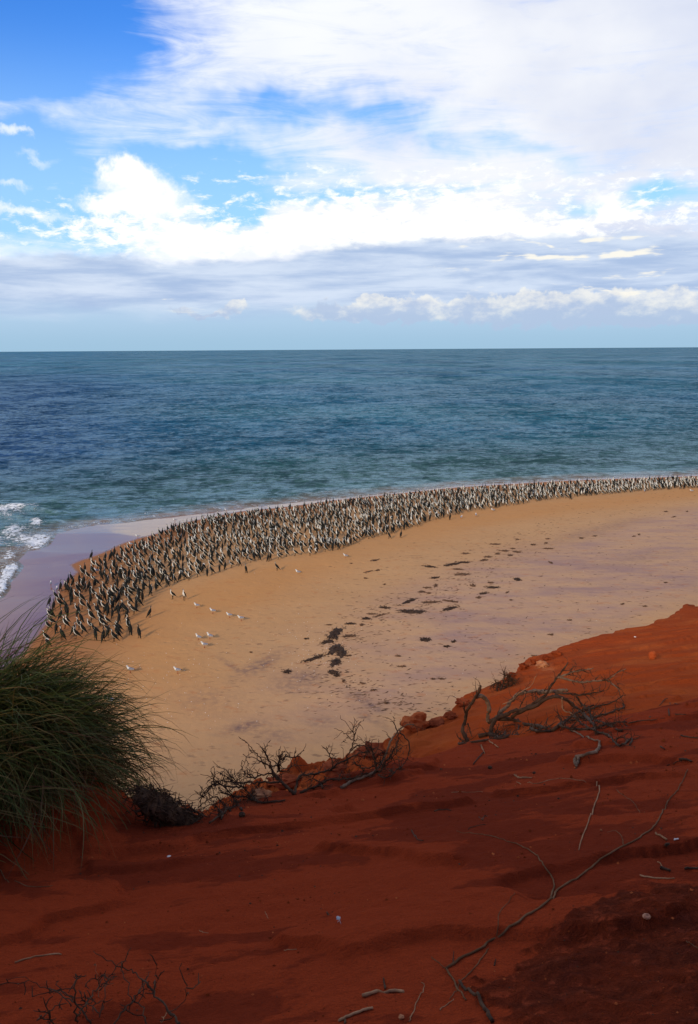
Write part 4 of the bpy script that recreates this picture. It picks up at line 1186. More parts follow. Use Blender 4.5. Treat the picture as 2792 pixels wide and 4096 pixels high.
gB = on_bluff(290, 795)
dB = float(np.hypot(gB[0], gB[1]))
s6 = 0.14205
B_limbs = [
    ([(700, 490, 0.0), (640, 430, 0.0), (590, 380, 0.05), (550, 330, 0.1), (520, 250, 0.1), (490, 190, 0.1), (470, 165, 0.1)], 3.6, 1.2, m_wood, 12),
    ([(590, 385, 0.05), (540, 345, 0.1), (470, 355, 0.15), (400, 370, 0.2), (335, 320, 0.2)], 2.4, 0.9, m_wood, 12),
    ([(540, 300, 0.1), (480, 260, 0.1), (430, 200, 0.1), (385, 150, 0.1), (345, 110, 0.1)], 1.6, 0.5, m_wood, 6),
    ([(500, 300, 0.1), (440, 240, 0.1), (365, 225, 0.1), (375, 270, 0.1)], 1.3, 0.5, m_wood, 6),
    ([(590, 330, 0.0), (590, 260, 0.0), (610, 205, 0.0)], 3.0, 1.4, m_wood, 10),
    ([(600, 240, 0.0), (650, 225, 0.0), (710, 225, 0.0), (765, 175, 0.0)], 1.6, 0.6, m_wood, 5),
    ([(580, 330, 0.0), (650, 320, 0.0), (700, 285, 0.0), (745, 310, -0.05)], 1.5, 0.5, m_wood, 7),
    ([(700, 490, 0.0), (715, 420, 0.05), (730, 365, 0.1), (780, 350, 0.15), (850, 345, 0.2), (930, 320, 0.3), (1010, 275, 0.35), (1080, 235, 0.4), (1160, 200, 0.4), (1240, 190, 0.45)], 2.8, 1.4, m_wood, 16),
    ([(960, 320, 0.3), (970, 270, 0.3), (940, 200, 0.3), (920, 150, 0.3)], 1.8, 0.8, m_wood, 6),
    ([(1060, 240, 0.4), (1090, 180, 0.4), (1120, 100, 0.4), (1110, 30, 0.4)], 1.8, 0.5, m_wood, 12),
    ([(1120, 110, 0.4), (1080, 80, 0.4), (1040, 50, 0.4)], 1.0, 0.5, m_wood, 4),
    ([(1100, 180, 0.4), (1160, 140, 0.4), (1210, 170, 0.4), (1190, 240, 0.4)], 1.5, 0.8, m_wood, 9),
    ([(1030, 440, 0.2), (1110, 395, 0.25), (1200, 360, 0.3), (1260, 330, 0.3), (1310, 270, 0.35), (1350, 190, 0.4), (1380, 110, 0.45), (1420, 50, 0.5), (1470, 10, 0.5), (1540, -10, 0.5)], 3.8, 1.2, m_wood_pale, 14),
    ([(1280, 330, 0.3), (1270, 260, 0.3), (1250, 190, 0.3), (1235, 150, 0.3)], 2.2, 1.2, m_wood, 10),
    ([(1300, 330, 0.3), (1340, 260, 0.3), (1400, 180, 0.35), (1430, 90, 0.4), (1410, 10, 0.45), (1395, -15, 0.45)], 2.4, 1.0, m_wood, 10),
    ([(1440, 50, 0.45), (1495, 100, 0.4), (1510, 170, 0.4), (1490, 240, 0.4), (1460, 285, 0.35), (1445, 310, 0.3)], 1.5, 1.0, m_wood, 5),
    ([(1290, 330, 0.3), (1360, 270, 0.3), (1400, 220, 0.3), (1450, 160, 0.3)], 1.5, 0.7, m_wood, 10),
    ([(870, 420, 0.1), (950, 385, 0.15), (1040, 380, 0.2), (1120, 370, 0.25), (1210, 340, 0.3)], 2.0, 1.4, m_wood, 14),
    ([(740, 480, 0.0), (800, 450, 0.05), (870, 425, 0.1), (930, 390, 0.1)], 3.0, 2.0, m_wood, 10),
    ([(1120, 260, 0.4), (1180, 300, 0.4), (1260, 290, 0.35), (1300, 260, 0.3)], 1.5, 1.0, m_wood, 14),
    ([(600, 400, 0.0), (520, 405, 0.05), (420, 405, 0.1), (320, 405, 0.1), (230, 400, 0.1), (150, 395, 0.1)], 2.2, 1.2, m_wood, 20),
    ([(640, 530, 0.0), (540, 540, 0.0), (440, 540, 0.0), (370, 510, 0.0), (280, 500, 0.0), (180, 480, 0.0)], 2.0, 1.2, m_wood, 24),
    ([(440, 540, 0.0), (380, 480, 0.0), (330, 430, 0.0), (250, 390, 0.05), (190, 350, 0.05)], 2.0, 0.9, m_wood, 22),
    ([(320, 440, 0.0), (230, 430, 0.0), (140, 420, 0.0), (80, 460, 0.0), (50, 510, 0.0), (40, 570, 0.0)], 1.8, 0.9, m_wood, 14),
    ([(150, 400, 0.05), (100, 450, 0.0), (60, 500, 0.0), (0, 470, 0.0)], 1.4, 0.6, m_wood, 8),
    ([(330, 600, 0.0), (290, 540, 0.0), (260, 490, 0.0), (210, 440, 0.0), (130, 380, 0.0)], 2.0, 0.9, m_wood, 22),
    ([(250, 600, 0.0), (200, 560, 0.0), (170, 520, 0.0), (120, 510, 0.0)], 1.6, 0.9, m_wood, 16),
    ([(100, 690, -0.1), (160, 650, -0.1), (230, 600, -0.05), (290, 560, 0.0)], 2.0, 1.2, m_wood, 16),
    ([(190, 660, -0.1), (180, 600, -0.1), (110, 560, -0.05), (60, 590, 0.0)], 1.6, 0.7, m_wood, 14),
    ([(460, 390, 0.1), (440, 430, 0.1), (430, 480, 0.05), (380, 520, 0)], 1.4, 0.9, m_wood, 10),
    ([(300, 400, 0.1), (240, 350, 0.1), (200, 300, 0.1)], 1.1, 0.5, m_wood, 5),
    ([(880, 425, 0.1), (900, 450, 0.1), (880, 400, 0.15), (830, 380, 0.15)], 1.5, 0.7, m_wood, 5),
    ([(1290, 350, 0.2), (1340, 370, 0.2), (1410, 330, 0.2), (1450, 300, 0.25)], 1.6, 0.9, m_wood, 14),
]
shrub("sprawling_dead_shrub", 195, 725, s6, dB, B_limbs, "long sprawling leafless dark shrub along the bluff crest, centre", "dead shrub", None, 33, L0=0.13, foot=gB)

# matted dark root clump, left of the sprawling shrub
gC = on_bluff(165, 826)
rs = np.random.default_rng(5)
root = empty("root_clump", gC)
tag(root, "dense matted clump of dark dead roots between grass and shrub", "root clump")
dC = float(np.hypot(gC[0], gC[1])) + 0.05
V, Fc = [], []
na, nb = 40, 12
ax = [px3(136, 797, dC) - gC, px3(150, 803, dC) - gC, px3(168, 811, dC) - gC, px3(188, 820, dC) - gC, px3(206, 828, dC) - gC]
rr_ = np.array([0.05, 0.095, 0.085, 0.055, 0.015])
for i in range(na):
    t = i / (na - 1); c0 = np.array([np.interp(t * 4, range(5), [q[j] for q in ax]) for j in range(3)]); r0 = np.interp(t * 4, range(5), rr_)
    for j in range(nb):
        a = 2 * PI * j / nb; rj = r0 * (0.75 + 0.5 * rs.random())
        V.append(c0 + np.array([0.2 * rs.normal(0, 0.05), 1.1 * rj * math.cos(a), rj * math.sin(a) * 0.85]))
for i in range(na - 1):
    for j in range(nb):
        j2 = (j + 1) % nb; Fc.append((i * nb + j, i * nb + j2, (i + 1) * nb + j2, (i + 1) * nb + j))
link_mesh("core", V, Fc, (m_wood,), root)
T = Tubes()
for i in range(650):
    t = rs.random() ** 0.8; c0 = np.array([np.interp(t * 4, range(5), [q[j] for q in ax]) for j in range(3)]); r0 = np.interp(t * 4, range(5), rr_)
    a = rs.random() * 2 * PI
    p = c0 + np.array([rs.normal(0, 0.04), r0 * math.cos(a), r0 * math.sin(a) * 0.9])
    dr = (ax[4] - ax[0]) / np.linalg.norm(ax[4] - ax[0]) * rs.normal(0.2, 1.0) + rs.normal(0, 0.55, 3) + np.array([0, 0, 0.12]); dr /= np.linalg.norm(dr)
    L_ = rs.uniform(0.04, 0.15); pts = [p - dr * L_ / 2]
    for q in range(4): dr = dr + rs.normal(0, 0.2, 3); dr /= np.linalg.norm(dr); pts.append(pts[-1] + dr * L_ / 4)
    r1 = rs.uniform(0.002, 0.0045)
    T.add(pts, [r1, r1, r1 * 0.8, r1 * 0.6, 0.0015], 4)
T.build("root_strands", m_wood, root)['kind'] = 'stuff'

# small drooping dried plant on the edge
gE = on_bluff(500, 689)
dE = float(np.hypot(gE[0], gE[1]))
E_l = [([(400, 320, 0), (420, 260, 0), (430, 200, 0), (425, 175, 0)], 1.6, 0.8), ([(430, 200, 0), (460, 200, 0), (470, 225, 0)], 1.2, 0.8), ([(375, 325, 0), (370, 270, 0), (350, 265, 0), (345, 290, 0)], 1.3, 0.9),
       ([(420, 310, 0), (460, 260, 0), (500, 235, 0), (518, 250, 0)], 1.4, 0.8), ([(415, 290, 0), (395, 260, 0), (380, 265, 0), (375, 290, 0)], 1.2, 0.8), ([(430, 250, 0), (455, 235, 0), (480, 215, 0), (485, 240, 0)], 1.3, 0.8), ([(440, 300, 0), (490, 280, 0), (510, 260, 0)], 1.3, 0.8)]
shrub("dried_plant", 450, 650, s5, dE, E_l, "small drooping dried plant on the bluff edge above the fallen shrub", "plant", None, 8, twigs=22, L0=0.20, foot=gE)

# thin thorny twigs in the bottom left corner
gD = on_bluff(80, 1020)
dD = float(np.hypot(gD[0], gD[1]))
s8 = 0.14205
D_l = [([(540, 697, -0.2), (530, 560, -0.2), (530, 450, -0.2), (525, 330, -0.15)], 1.9, 1.0), ([(540, 660, -0.2), (600, 560, -0.15), (660, 480, -0.1), (740, 410, -0.05), (800, 370, 0), (820, 375, 0)], 1.9, 0.8), ([(640, 700, -0.2), (570, 600, -0.15), (500, 520, -0.1), (440, 460, -0.05), (390, 410, 0)], 1.9, 0.7),
       ([(1260, 697, -0.3), (1190, 610, -0.25), (1110, 520, -0.2), (1020, 400, -0.1), (920, 320, 0), (800, 270, 0), (655, 180, 0.05)], 2.6, 0.6), ([(800, 697, -0.3), (860, 620, -0.25), (930, 540, -0.2), (1000, 440, -0.1), (1050, 330, 0)], 1.8, 0.5), ([(1040, 697, -0.3), (1000, 580, -0.2), (920, 500, -0.15), (890, 400, -0.1), (850, 300, 0)], 1.5, 0.5),
       ([(700, 660, -0.2), (720, 540, -0.15), (745, 430, -0.1), (765, 350, 0)], 1.1, 0.6), ([(530, 550, -0.2), (420, 480, -0.1), (280, 430, 0), (160, 370, 0), (60, 370, 0)], 1.2, 0.5), ([(250, 670, -0.2), (350, 600, -0.15), (440, 530, -0.1)], 1.3, 0.8),
       ([(700, 620, -0.2), (640, 580, -0.15), (560, 520, -0.1), (430, 480, -0.1), (370, 480, 0)], 1.0, 0.5), ([(1190, 620, -0.25), (1240, 580, -0.2), (1300, 530, -0.2), (1310, 430, -0.2)], 1.0, 0.4), ([(1020, 480, -0.1), (1070, 480, -0.1), (1100, 380, 0), (1100, 280, 0)], 1.0, 0.4), ([(350, 700, -0.2), (350, 620, -0.2)], 1.2, 0.7),
       ([(700, 520, 0), (690, 400, 0), (670, 260, 0)], 0.8, 0.4, m_twig_pale, 2), ([(1170, 630, -0.2), (1120, 690, -0.2)], 1.0, 0.7, m_twig_pale, 1)]
shrub("thorny_twig_shrub", 0, 925, s8, dD + 0.1, D_l, "thin thorny dark twigs sticking up in the bottom left corner", "dead shrub", None, 12, twigs=2, L0=0.10, foot=gD)

# ------------------------------------------------------------------ vines, sticks and litter lying on the sand
def lying(name, pts, w0, w1, mat, label, cat, group=None, ox=0.0, oy=0.0, sc=1.0, branches=(), lift=0.5, n_=None):
    P = [on_bluff(ox + a * sc, oy + b_ * sc) for a, b_ in pts]
    dist = float(np.mean([np.linalg.norm(p - np.array([0, 0, CAM_Z])) for p in P]))
    pxm = dist / F
    org = P[0].copy()
    root = empty(name, org) if branches else None

    def tube(Pq, a, b_):
        L = smooth_line(Pq, n_ or max(6, len(Pq) * 5))
        rad = np.linspace(a, b_, len(L)) * pxm / 2
        L[:, :2] += np.random.default_rng(len(Pq)).normal(0, 0.0012, (len(L), 2))
        L[:, 2] = bluff_z(L[:, 0], L[:, 1]) + rad * (0.5 + lift)
        T = Tubes(); T.add(L - org, rad * np.random.default_rng(3).uniform(0.85, 1.15, len(L)), 6)
        return T
    T = tube(P, w0, w1)
    if root:
        T.build("stem", mat, root)
        for bp, a, b_ in branches: tube([on_bluff(ox + q[0] * sc, oy + q[1] * sc) for q in bp], a, b_).build("branch", mat, root)
        tag(root, label, cat, group); return root
    o = T.build(name, mat); o.location = org
    tag(o, label, cat, group)
    return o


s7 = 1192 / 1584 / 4
O7 = (400, 750)
lying("trailing_vine", [(245, 1168), (330, 1110), (430, 1060), (480, 1020), (560, 965), (650, 900), (740, 845), (800, 795), (830, 760), (900, 705), (980, 655), (1060, 595), (1140, 545), (1190, 515), (1240, 490), (1290, 455), (1350, 410), (1390, 340), (1420, 280), (1470, 220), (1510, 150), (1530, 110)], 1.9, 0.9, m_root,
      "long grey vine running diagonally across the red sand at right", "vine", None, *O7, s7,
      [([(800, 790), (818, 720), (800, 670), (760, 610), (720, 560), (670, 525), (600, 495), (520, 470), (440, 452), (370, 440), (300, 432)], 1.4, 0.6), ([(1187, 515), (1180, 460), (1140, 430), (1100, 440)], 0.8, 0.4), ([(490, 1015), (520, 950), (525, 880), (560, 830), (610, 765)], 0.7, 0.4), ([(470, 1060), (420, 1130), (370, 1190), (320, 1240), (290, 1290), (265, 1330)], 0.8, 0.5)])
STICKS = [
    ([(243, 1170), (290, 1240), (350, 1333)], 1.8, 1.2, m_root, "straight brown stick crossing the lower end of the long vine"),
    ([(315, 1232), (370, 1290), (430, 1350), (470, 1410), (490, 1456)], 2.6, 3.4, m_wood, "thick dark curved stick at the bottom edge, centre right"),
    ([(1000, 170 - 130), (1010, 60)], 0.6, 0.6, m_wood, "tiny dark chip above the straw twig"),
    ([(1045, 185), (1060, 220), (1030, 310), (1000, 390), (970, 460), (950, 535)], 1.3, 0.8, m_twig_pale, "pale straw coloured twig lying upright in the picture at right"),
    ([(620, 172), (720, 180), (800, 160), (900, 155), (980, 170), (1050, 190)], 0.7, 0.5, m_twig_pale, "hair thin pale twig leading left from the straw coloured twig"),
    ([(615, 135), (640, 150), (700, 152)], 1.0, 0.7, m_twig_pale, "short bent pale twig below the fallen shrub"),
    ([(180, 328), (220, 320), (272, 323)], 1.3, 0.8, m_wood, "short dark stick on the orange tongue of sand, centre"),
    ([(420, 358), (440, 375), (450, 350), (515, 347)], 1.0, 0.6, m_wood, "bent dark stick right of the short dark one"),
    ([(360, 425), (400, 408), (455, 398)], 0.8, 0.5, m_wood, "thin dark stick above the vine's curved branch"),
    ([(60, 428), (75, 455), (90, 475), (125, 485)], 1.2, 0.9, m_wood, "small dark forked twig left of the vine's curved branch"),
    ([(1270, 672), (1350, 684), (1460, 686)], 1.6, 1.0, m_twig_pale, "pale straight stick at the right edge, below the dark clod"),
    ([(1380, 635), (1410, 640), (1435, 648)], 2.8, 2.0, m_wood, "short thick dark stick at the right edge above the pale straight one"),
    ([(1365, 595), (1385, 610), (1395, 630)], 0.9, 0.6, m_twig_pale, "tiny pale curl above the short thick dark stick"),
    ([(1510, 642), (1550, 635), (1583, 632)], 2.0, 1.6, m_wood, "dark stick cut by the right edge of the picture"),
    ([(1355, 445), (1385, 462), (1415, 485)], 1.6, 1.8, m_twig_pale, "pale bark strip beside the vine at upper right"),
    ([(1410, 515), (1430, 515)], 3.0, 2.0, m_wood, "dark clod of wood under the pale bark strip"),
    ([(1455, 482), (1480, 480)], 1.6, 1.2, m_shell, "short bone white chip right of the bark strip"),
    ([(1480, 60), (1515, 62), (1550, 68)], 2.8, 1.6, m_wood, "dark driftwood chunk near the right edge below the fallen shrub"),
    ([(1415, 85), (1450, 80), (1500, 72)], 0.9, 0.6, m_wood, "thin twig reaching left from the dark driftwood chunk"),
    ([(500, 1150), (508, 1118)], 1.2, 0.8, m_wood, "tiny dark stick between vine and crust"),
    ([(280, 1145), (285, 1070)], 1.0, 0.6, m_wood, "small dark twig standing beside the vine's lower end"),
    ([(50, 1450), (90, 1350), (130, 1260), (115, 1245)], 1.1, 0.7, m_twig_pale, "thin pale twig near the bottom edge left of the thick dark stick"),
    ([(210, 1390), (250, 1360), (285, 1330)], 1.0, 0.7, m_twig_pale, "short pale twig at the bottom edge beside the brown stick"),
    ([(165, 1100), (200, 1130), (243, 1168)], 0.8, 0.6, m_root, "rootlet reaching left from the end of the long vine"),
    ([(1520, 1025), (1583, 1058)], 0.9, 0.6, m_root, "thin rootlet at the right edge over the dark crust"),
    ([(270, 228), (350, 226), (440, 225)], 0.6, 0.4, m_twig_pale, "very thin pale straw above the orange sand tongue"),
    ([(1150, 215), (1190, 245), (1250, 290), (1300, 330)], 0.6, 0.4, m_root, "faint thin rootlet right of the straw coloured twig"),
]
for pts, w0, w1, m_, lab in STICKS:
    lying("stick", pts, w0, w1, m_, lab, "stick", "sticks and twigs lying on the red sand", *O7, s7)
sl = 1600 / 1584 / 4
for pts, w0, w1, m_, lab in [([(60, 450), (100, 435), (160, 422), (245, 416)], 1.6, 1.0, m_twig_pale, "long slim pale stick on red sand at lower left"), ([(1435, 582), (1480, 570), (1540, 563), (1600, 566)], 3.2, 2.4, m_twig_pale, "stout pale brown stick at the bottom, right of centre"),
                             ([(1525, 555), (1518, 512)], 1.8, 1.2, m_wood, "short grey twig leaning on the stout pale brown stick"), ([(1340, 680), (1400, 655), (1475, 635)], 2.6, 2.2, m_twig_pale, "pale brown stick lowest in the picture, right of centre"),
                             ([(1365, 689), (1367, 658)], 1.6, 1.2, m_wood, "dark stub standing against the lowest pale brown stick"), ([(1125, 402), (1175, 396)], 0.8, 0.6, m_twig_pale, "tiny pale straw on bare sand, centre bottom"), ([(790, 322), (825, 332)], 0.7, 0.5, m_twig_pale, "tiny pale straw on bare sand, left of centre"),
                             ([(1295, 250), (1318, 247)], 1.8, 1.0, m_wood, "small dark chip above the white feather"), ([(0, 80), (60, 125), (130, 148), (210, 143)], 0.9, 0.5, m_root, "thin curved grass stem lying below the tussock"), ([(1050, 245), (1062, 272)], 0.6, 0.4, m_twig_pale, "hair fine straw standing left of the feather")]:
    lying("stick", pts, w0, w1, m_, lab, "stick", "sticks and twigs lying on the red sand", 0, 850, sl)
# grey hooked root below the fallen shrub
O6, s6b = (425, 625), 1092 / 1584 / 4
lying("driftwood_root", [(875, 825), (868, 790), (880, 775), (930, 765), (980, 750), (1010, 720), (1012, 675)], 3.4, 2.2, m_wood_pale, "pale hooked driftwood root lying in front of the fallen shrub", "driftwood", None, *O6, s6b,
      [([(885, 775), (890, 800), (875, 830)], 3.2, 2.0), ([(840, 618), (900, 640), (960, 665), (1005, 680)], 1.6, 1.6)], lift=0.9)
for pts, w0, w1, m_, lab in [([(280, 815), (305, 780), (335, 745), (345, 750)], 1.2, 1.0, m_wood, "dark twig in front of the arching trunk"), ([(325, 700), (345, 750)], 1.3, 0.9, m_twig_pale, "short pale twig leaning under the arching trunk"), ([(370, 675), (395, 695), (425, 715)], 1.3, 0.9, m_twig_pale, "pale twig right of the arching trunk's foot"),
                             ([(1180, 575), (1250, 570), (1320, 560), (1390, 550)], 1.3, 0.7, m_wood, "thin dark twig reaching right of the fallen shrub"), ([(1415, 530), (1412, 490)], 1.4, 0.9, m_wood, "small upright dark peg right of the fallen shrub"), ([(1450, 522), (1515, 525)], 1.0, 0.6, m_wood, "thin dark twig beside the small upright peg"),
                             ([(1482, 645), (1530, 655), (1584, 660)], 1.6, 1.0, m_wood, "dark stick at the right edge level with the fallen shrub"), ([(1360, 470), (1400, 430), (1420, 450), (1465, 462)], 0.9, 0.5, m_wood, "bent thin twig highest on the right, above the peg"), ([(1365, 710), (1390, 728)], 1.6, 1.0, m_wood, "dark chip on sand right of the driftwood root"),
                             ([(515, 870), (545, 888), (620, 890)], 1.2, 0.8, m_twig_pale, "pale kinked straw left below the driftwood root")]:
    lying("stick", pts, w0, w1, m_, lab, "stick", "sticks and twigs lying on the red sand", *O6, s6b)


def stone(px, py, w, h, mat, name, label, cat, seed, group=None, on='bluff', sink=0.25, rough=0.25):
    rs = np.random.default_rng(seed)
    p = on_bluff(px, py)
    s_ = np.linalg.norm(p - np.array([0, 0, CAM_Z])) / F
    import bmesh
    bm = bmesh.new(); bmesh.ops.create_icosphere(bm, subdivisions=3, radius=1.0)
    rx, ry, rz = w * s_ / 2, w * s_ / 2 * rs.uniform(0.7, 1.0), h * s_ / 2
    for v in bm.verts:
        c_ = v.co
        k_ = 1 + rough * float(fbm(np.array([c_.x * 1.3 + seed]), np.array([c_.y * 1.3 + c_.z * 1.7]), 3, seed)[0]) * 1.6
        v.co = Vector((c_.x * rx * k_, c_.y * ry * k_, c_.z * rz * k_ + rz * (1 - sink)))
    me = bpy.data.meshes.new(name); bm.to_mesh(me); bm.free()
    me.materials.append(mat)
    o = bpy.data.objects.new(name, me); COL.objects.link(o); o.location = p
    tag(o, label, cat, group)
    return o


stone(415, 730, 27, 18, m_rock_or, "boulder", "rounded red rock on the bluff edge above the centre shrub", "rock", 3, rough=0.4)
stone(437, 726, 16, 6, m_rock, "boulder", "low red rock just right of the rounded one", "rock", 4, "rocks on the bluff edge", rough=0.4)
stone(450, 718, 12, 7, m_rock, "boulder", "small red rock at the notch left of the fallen shrub", "rock", 6, "rocks on the bluff edge", rough=0.4)
stone(462, 705, 12, 8, m_rock, "boulder", "small angular rock left of the arching trunk top", "rock", 7, "rocks on the bluff edge", rough=0.45)
stone(372, 758, 26, 16, m_rock, "boulder", "dark shaded rock behind the branches of the centre shrub", "rock", 9, "rocks on the bluff edge", rough=0.5)
stone(334, 772, 24, 12, m_rock, "boulder", "red rock on the ledge behind the centre shrub stem", "rock", 10, "rocks on the bluff edge", rough=0.5)
stone(283, 786, 28, 12, m_rock, "boulder", "orange rock on the ledge left of the centre shrub stem", "rock", 11, "rocks on the bluff edge", rough=0.5)
stone(262, 797, 20, 9, m_rock_pale, "boulder", "pale orange rock behind the lower twigs of the centre shrub", "rock", 12, "rocks on the bluff edge", rough=0.5)
stone(542, 667, 12, 7, m_rock_pale, "boulder", "pale yellowish block in the crumbling edge above the fallen shrub", "rock", 13, rough=0.4)
stone(652, 659, 7, 9, m_rock_or, "stone", "rounded pale orange stone on the slope at upper right", "stone", 14, rough=0.15)
stone(242, 816.5, 6, 5, m_wood, "clod", "small round dark clod below the centre shrub", "clod", 15, rough=0.2)
stone(601, 831, 2.2, 2.0, m_rock_pale, "pebble", "tiny orange pebble left of the long vine", "pebble", 16)
stone(490, 769, 4, 3, m_wood, "clod", "small dark clod in front of the arching trunk", "clod", 17)
stone(534, 774, 3, 2.5, m_wood, "clod", "tiny dark clod above the short bent pale twig", "clod", 18)
stone(401.5, 1019.5, 5, 4, m_rock_pale, "pebble", "tan pebble at the bottom edge near the thin pale twig", "pebble", 19)
for i, (x, y) in enumerate([(511, 673), (523, 664), (535, 660), (547, 656), (557, 652)]):
    stone(x, y + 4, 9, 5, m_clay, "boulder", ["lowest", "second", "third", "fourth", "topmost"][i] + " crumbly lump of the dark edge above the fallen shrub, counted from the left", "rock", 30 + i, "crumbly lumps along the bluff edge", rough=0.6)


def shell_obj(px, py, w, mat, label, name="shell"):
    p = on_bluff(px, py); s_ = np.linalg.norm(p - np.array([0, 0, CAM_Z])) / F * w / 2
    V, Fc = [], []
    n_ = 14
    for ring, (r_, z) in enumerate(((1.0, 0.0), (1.05, 0.14), (0.72, 0.40), (0.5, 0.42), (0.34, 0.24))):
        for j in range(n_):
            a = 2 * PI * j / n_; rj = r_ * (1 + 0.06 * (j % 2))
            V.append((s_ * rj * math.cos(a), s_ * 0.7 * rj * math.sin(a), s_ * z))
    for i in range(4):
        for j in range(n_):
            j2 = (j + 1) % n_; Fc.append((i * n_ + j, i * n_ + j2, (i + 1) * n_ + j2, (i + 1) * n_ + j))
    Fc.append(tuple(4 * n_ + j for j in range(n_)))
    o = link_mesh(name, V, Fc, (mat,)); o.location = p; o.rotation_euler = (0.25, 0.1, 0.5)
    tag(o, label, "shell")


shell_obj(646.5, 917, 8, m_shell_or, "orange limpet shell lying on the dark crust at lower right")
shell_obj(169, 857, 3.6, m_shell, "tiny white shell chip right of the grass tussock")
shell_obj(635, 637, 2.2, m_shell, "tiny white shell speck high on the red slope at right")
# feather
p = on_bluff(337.5, 924)
T = Tubes(); q = 0.62 * np.linalg.norm(p - np.array([0, 0, CAM_Z])) / F
T.add([(0, 0, 0.003), (q * 3, q * 3, 0.006), (q * 6, -q * 8, 0.004)], [q * 0.3, q * 0.3, q * 0.15], 5)
for i in range(26):
    t = i / 25; a = random.uniform(0.5, 2.6); L_ = q * random.uniform(2, 4.5)
    b0 = np.array([q * (3 - 4 * t), q * (3 + 1 * t), 0.006])
    T.add([b0, b0 + np.array([L_ * math.cos(a) * 0.6, L_ * math.sin(a), 0.006 + q * random.random()]), b0 + np.array([L_ * math.cos(a), L_ * math.sin(a) * 1.2, 0.002])], [q * 0.4, q * 0.4, q * 0.1], 4)
o = T.build("feather", m_white); o.location = p
tag(o, "small ruffled white feather on bare red sand, bottom centre", "feather")

# grit, crumbs of crust and bits of bark lying on the near slope
rs = np.random.default_rng(77)
N_ = 9000
az_g = rs.uniform(R(-27), R(27), N_); r_g = 1.5 * (9.0 / 1.5) ** rs.random(N_)
gx, gy = r_g * np.sin(az_g), r_g * np.cos(az_g)
keep_ = (fbm(gx / 0.7, gy / 0.4, 4, 201) + 0.35 * crust_mask(gx, gy) + rs.normal(0, 0.12, N_) > 0.06) & (r_g < np.interp(az_g, cz, cr_))
gx, gy, r_g = gx[keep_], gy[keep_], r_g[keep_]
gz = bluff_z(gx, gy)
sz = r_g / F * rs.gamma(2.0, 0.42, len(gx)).clip(0.3, 3.2)
octa = np.array([(1, 0, 0), (0, 1, 0), (-1, 0, 0), (0, -1, 0), (0, 0, 0.9), (0, 0, -0.5)], float)
of = np.array([(0, 1, 4), (1, 2, 4), (2, 3, 4), (3, 0, 4), (1, 0, 5), (2, 1, 5), (3, 2, 5), (0, 3, 5)])
V = octa[None] * sz[:, None, None] * rs.uniform(0.55, 1.3, (len(gx), 6, 1)) * 0.8 + np.stack([gx, gy, gz + sz * 0.25], -1)[:, None]
Fq = (of[None] + 6 * np.arange(len(gx))[:, None, None]).reshape(-1, 3)
tag(link_mesh("red_grit", V.reshape(-1, 3), Fq, (m_clay, m_wood, m_rock_or), smooth=False, fmat=np.repeat(rs.choice([0, 0, 0, 1, 2], len(gx)), 8)), "loose grit and crumbs of red crust strewn over the near slope", "grit", kind='stuff')

# ------------------------------------------------------------------ grass tussock
rs = np.random.default_rng(11)
tz = float(bluff_z(TUSS[0:1], TUSS[1:2])[0])
troot = empty("grass_tussock", (TUSS[0], TUSS[1], tz))
tag(troot, "big shaggy dark green grass tussock hanging over the bluff at left", "grass tussock")


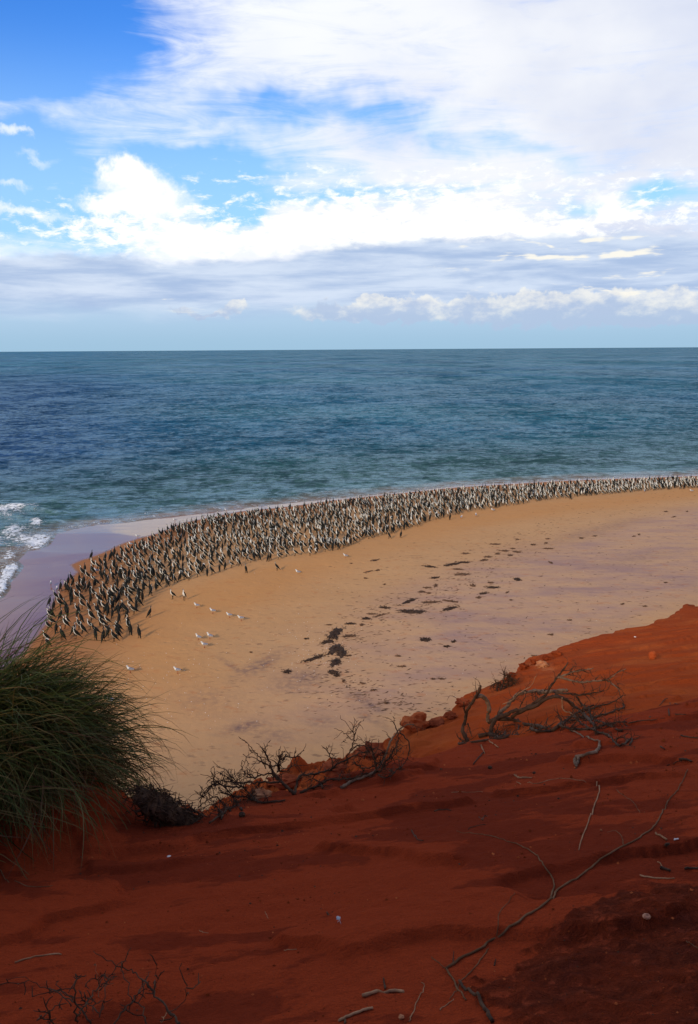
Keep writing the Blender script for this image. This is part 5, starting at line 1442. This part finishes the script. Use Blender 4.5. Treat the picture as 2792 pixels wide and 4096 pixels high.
def blades(N, rmax, Lr, lean, tone, w0, name, seed, azr=None, droop=(0.9, 1.6), wild=0.6):
    rs = np.random.default_rng(seed)
    m = 9
    th = rs.uniform(0, 2 * PI, N) if azr is None else rs.uniform(azr[0], azr[1], N)
    r0 = rmax * np.sqrt(rs.random(N)); rt = rs.uniform(0, 2 * PI, N)
    bx = TUSS[0] + r0 * np.cos(rt); by = TUSS[1] + r0 * np.sin(rt)
    bz = bluff_z(bx, by) - 0.01
    th = rt + rs.normal(0, 0.75, N) if azr is None else th
    L = rs.uniform(*Lr, N); inc = np.clip(rs.normal(lean[0], lean[1], N), 0.05, 1.5)
    dr_ = rs.uniform(*droop, N)
    side = rs.normal(0, wild, N)
    pos = np.zeros((N, m, 3)); pos[:, 0] = np.stack([bx, by, bz], -1)
    ang = inc.copy(); aa = th.copy()
    tang = np.zeros((N, m, 3))
    for i in range(m):
        dvec = np.stack([np.sin(ang) * np.cos(aa), np.sin(ang) * np.sin(aa), np.cos(ang)], -1)
        tang[:, i] = dvec
        if i < m - 1:
            pos[:, i + 1] = pos[:, i] + dvec * (L / (m - 1))[:, None]
            ang = ang + dr_ / (m - 1) * (0.5 + 1.1 * i / (m - 1)) + rs.normal(0, 0.05, N); aa = aa + side / (m - 1)
    gz = bluff_z(pos[..., 0], pos[..., 1], False) + 0.012
    rr = np.hypot(pos[..., 0], pos[..., 1]); rel = np.interp(np.arctan2(pos[..., 0], pos[..., 1]), ez, er_)
    pos[..., 2] = np.where(rr < rel, np.maximum(pos[..., 2], gz), pos[..., 2])
    sd = np.cross(tang, np.array([0, 0, 1.0])); sd /= np.linalg.norm(sd, axis=-1, keepdims=True) + 1e-6
    rot = rs.uniform(0, PI, N)[:, None, None]
    nb = np.cross(tang, sd)
    sd = sd * np.cos(rot) + nb * np.sin(rot)
    wd = w0 * rs.uniform(0.6, 1.3, N)[:, None] * np.interp(np.linspace(0, 1, m), [0, 0.2, 0.7, 1], [0.8, 1.0, 0.75, 0.08])[None]
    V = np.stack([pos - sd * wd[..., None] / 2, pos + sd * wd[..., None] / 2], 2).reshape(-1, 3)
    base = (np.arange(N)[:, None] * m + np.arange(m - 1)[None]) * 2
    Fq = np.stack([base, base + 1, base + 3, base + 2], -1).reshape(-1, 4)
    tn = np.repeat(np.clip(rs.uniform(tone[0], tone[1], N) , 0, 1), m * 2)
    o = link_mesh(name, V - np.array([TUSS[0], TUSS[1], tz]), Fq, (m_grass,), troot, attrs={'tone': tn})
    o['kind'] = 'stuff'
    return o


blades(12000, 0.78, (0.45, 1.0), (0.70, 0.40), (0.0, 0.90), 0.0068, "leaf_blades", 1, droop=(0.9, 3.0), wild=1.1)
blades(2200, 0.60, (0.80, 1.28), (0.70, 0.38), (0.0, 0.80), 0.0062, "long_leaf_blades", 2, droop=(1.2, 2.6), wild=0.6)
blades(9000, 0.95, (0.40, 1.05), (1.05, 0.45), (0.70, 1.0), 0.0065, "dead_leaf_blades", 3, droop=(1.0, 2.8), wild=1.4)
print("scene built")
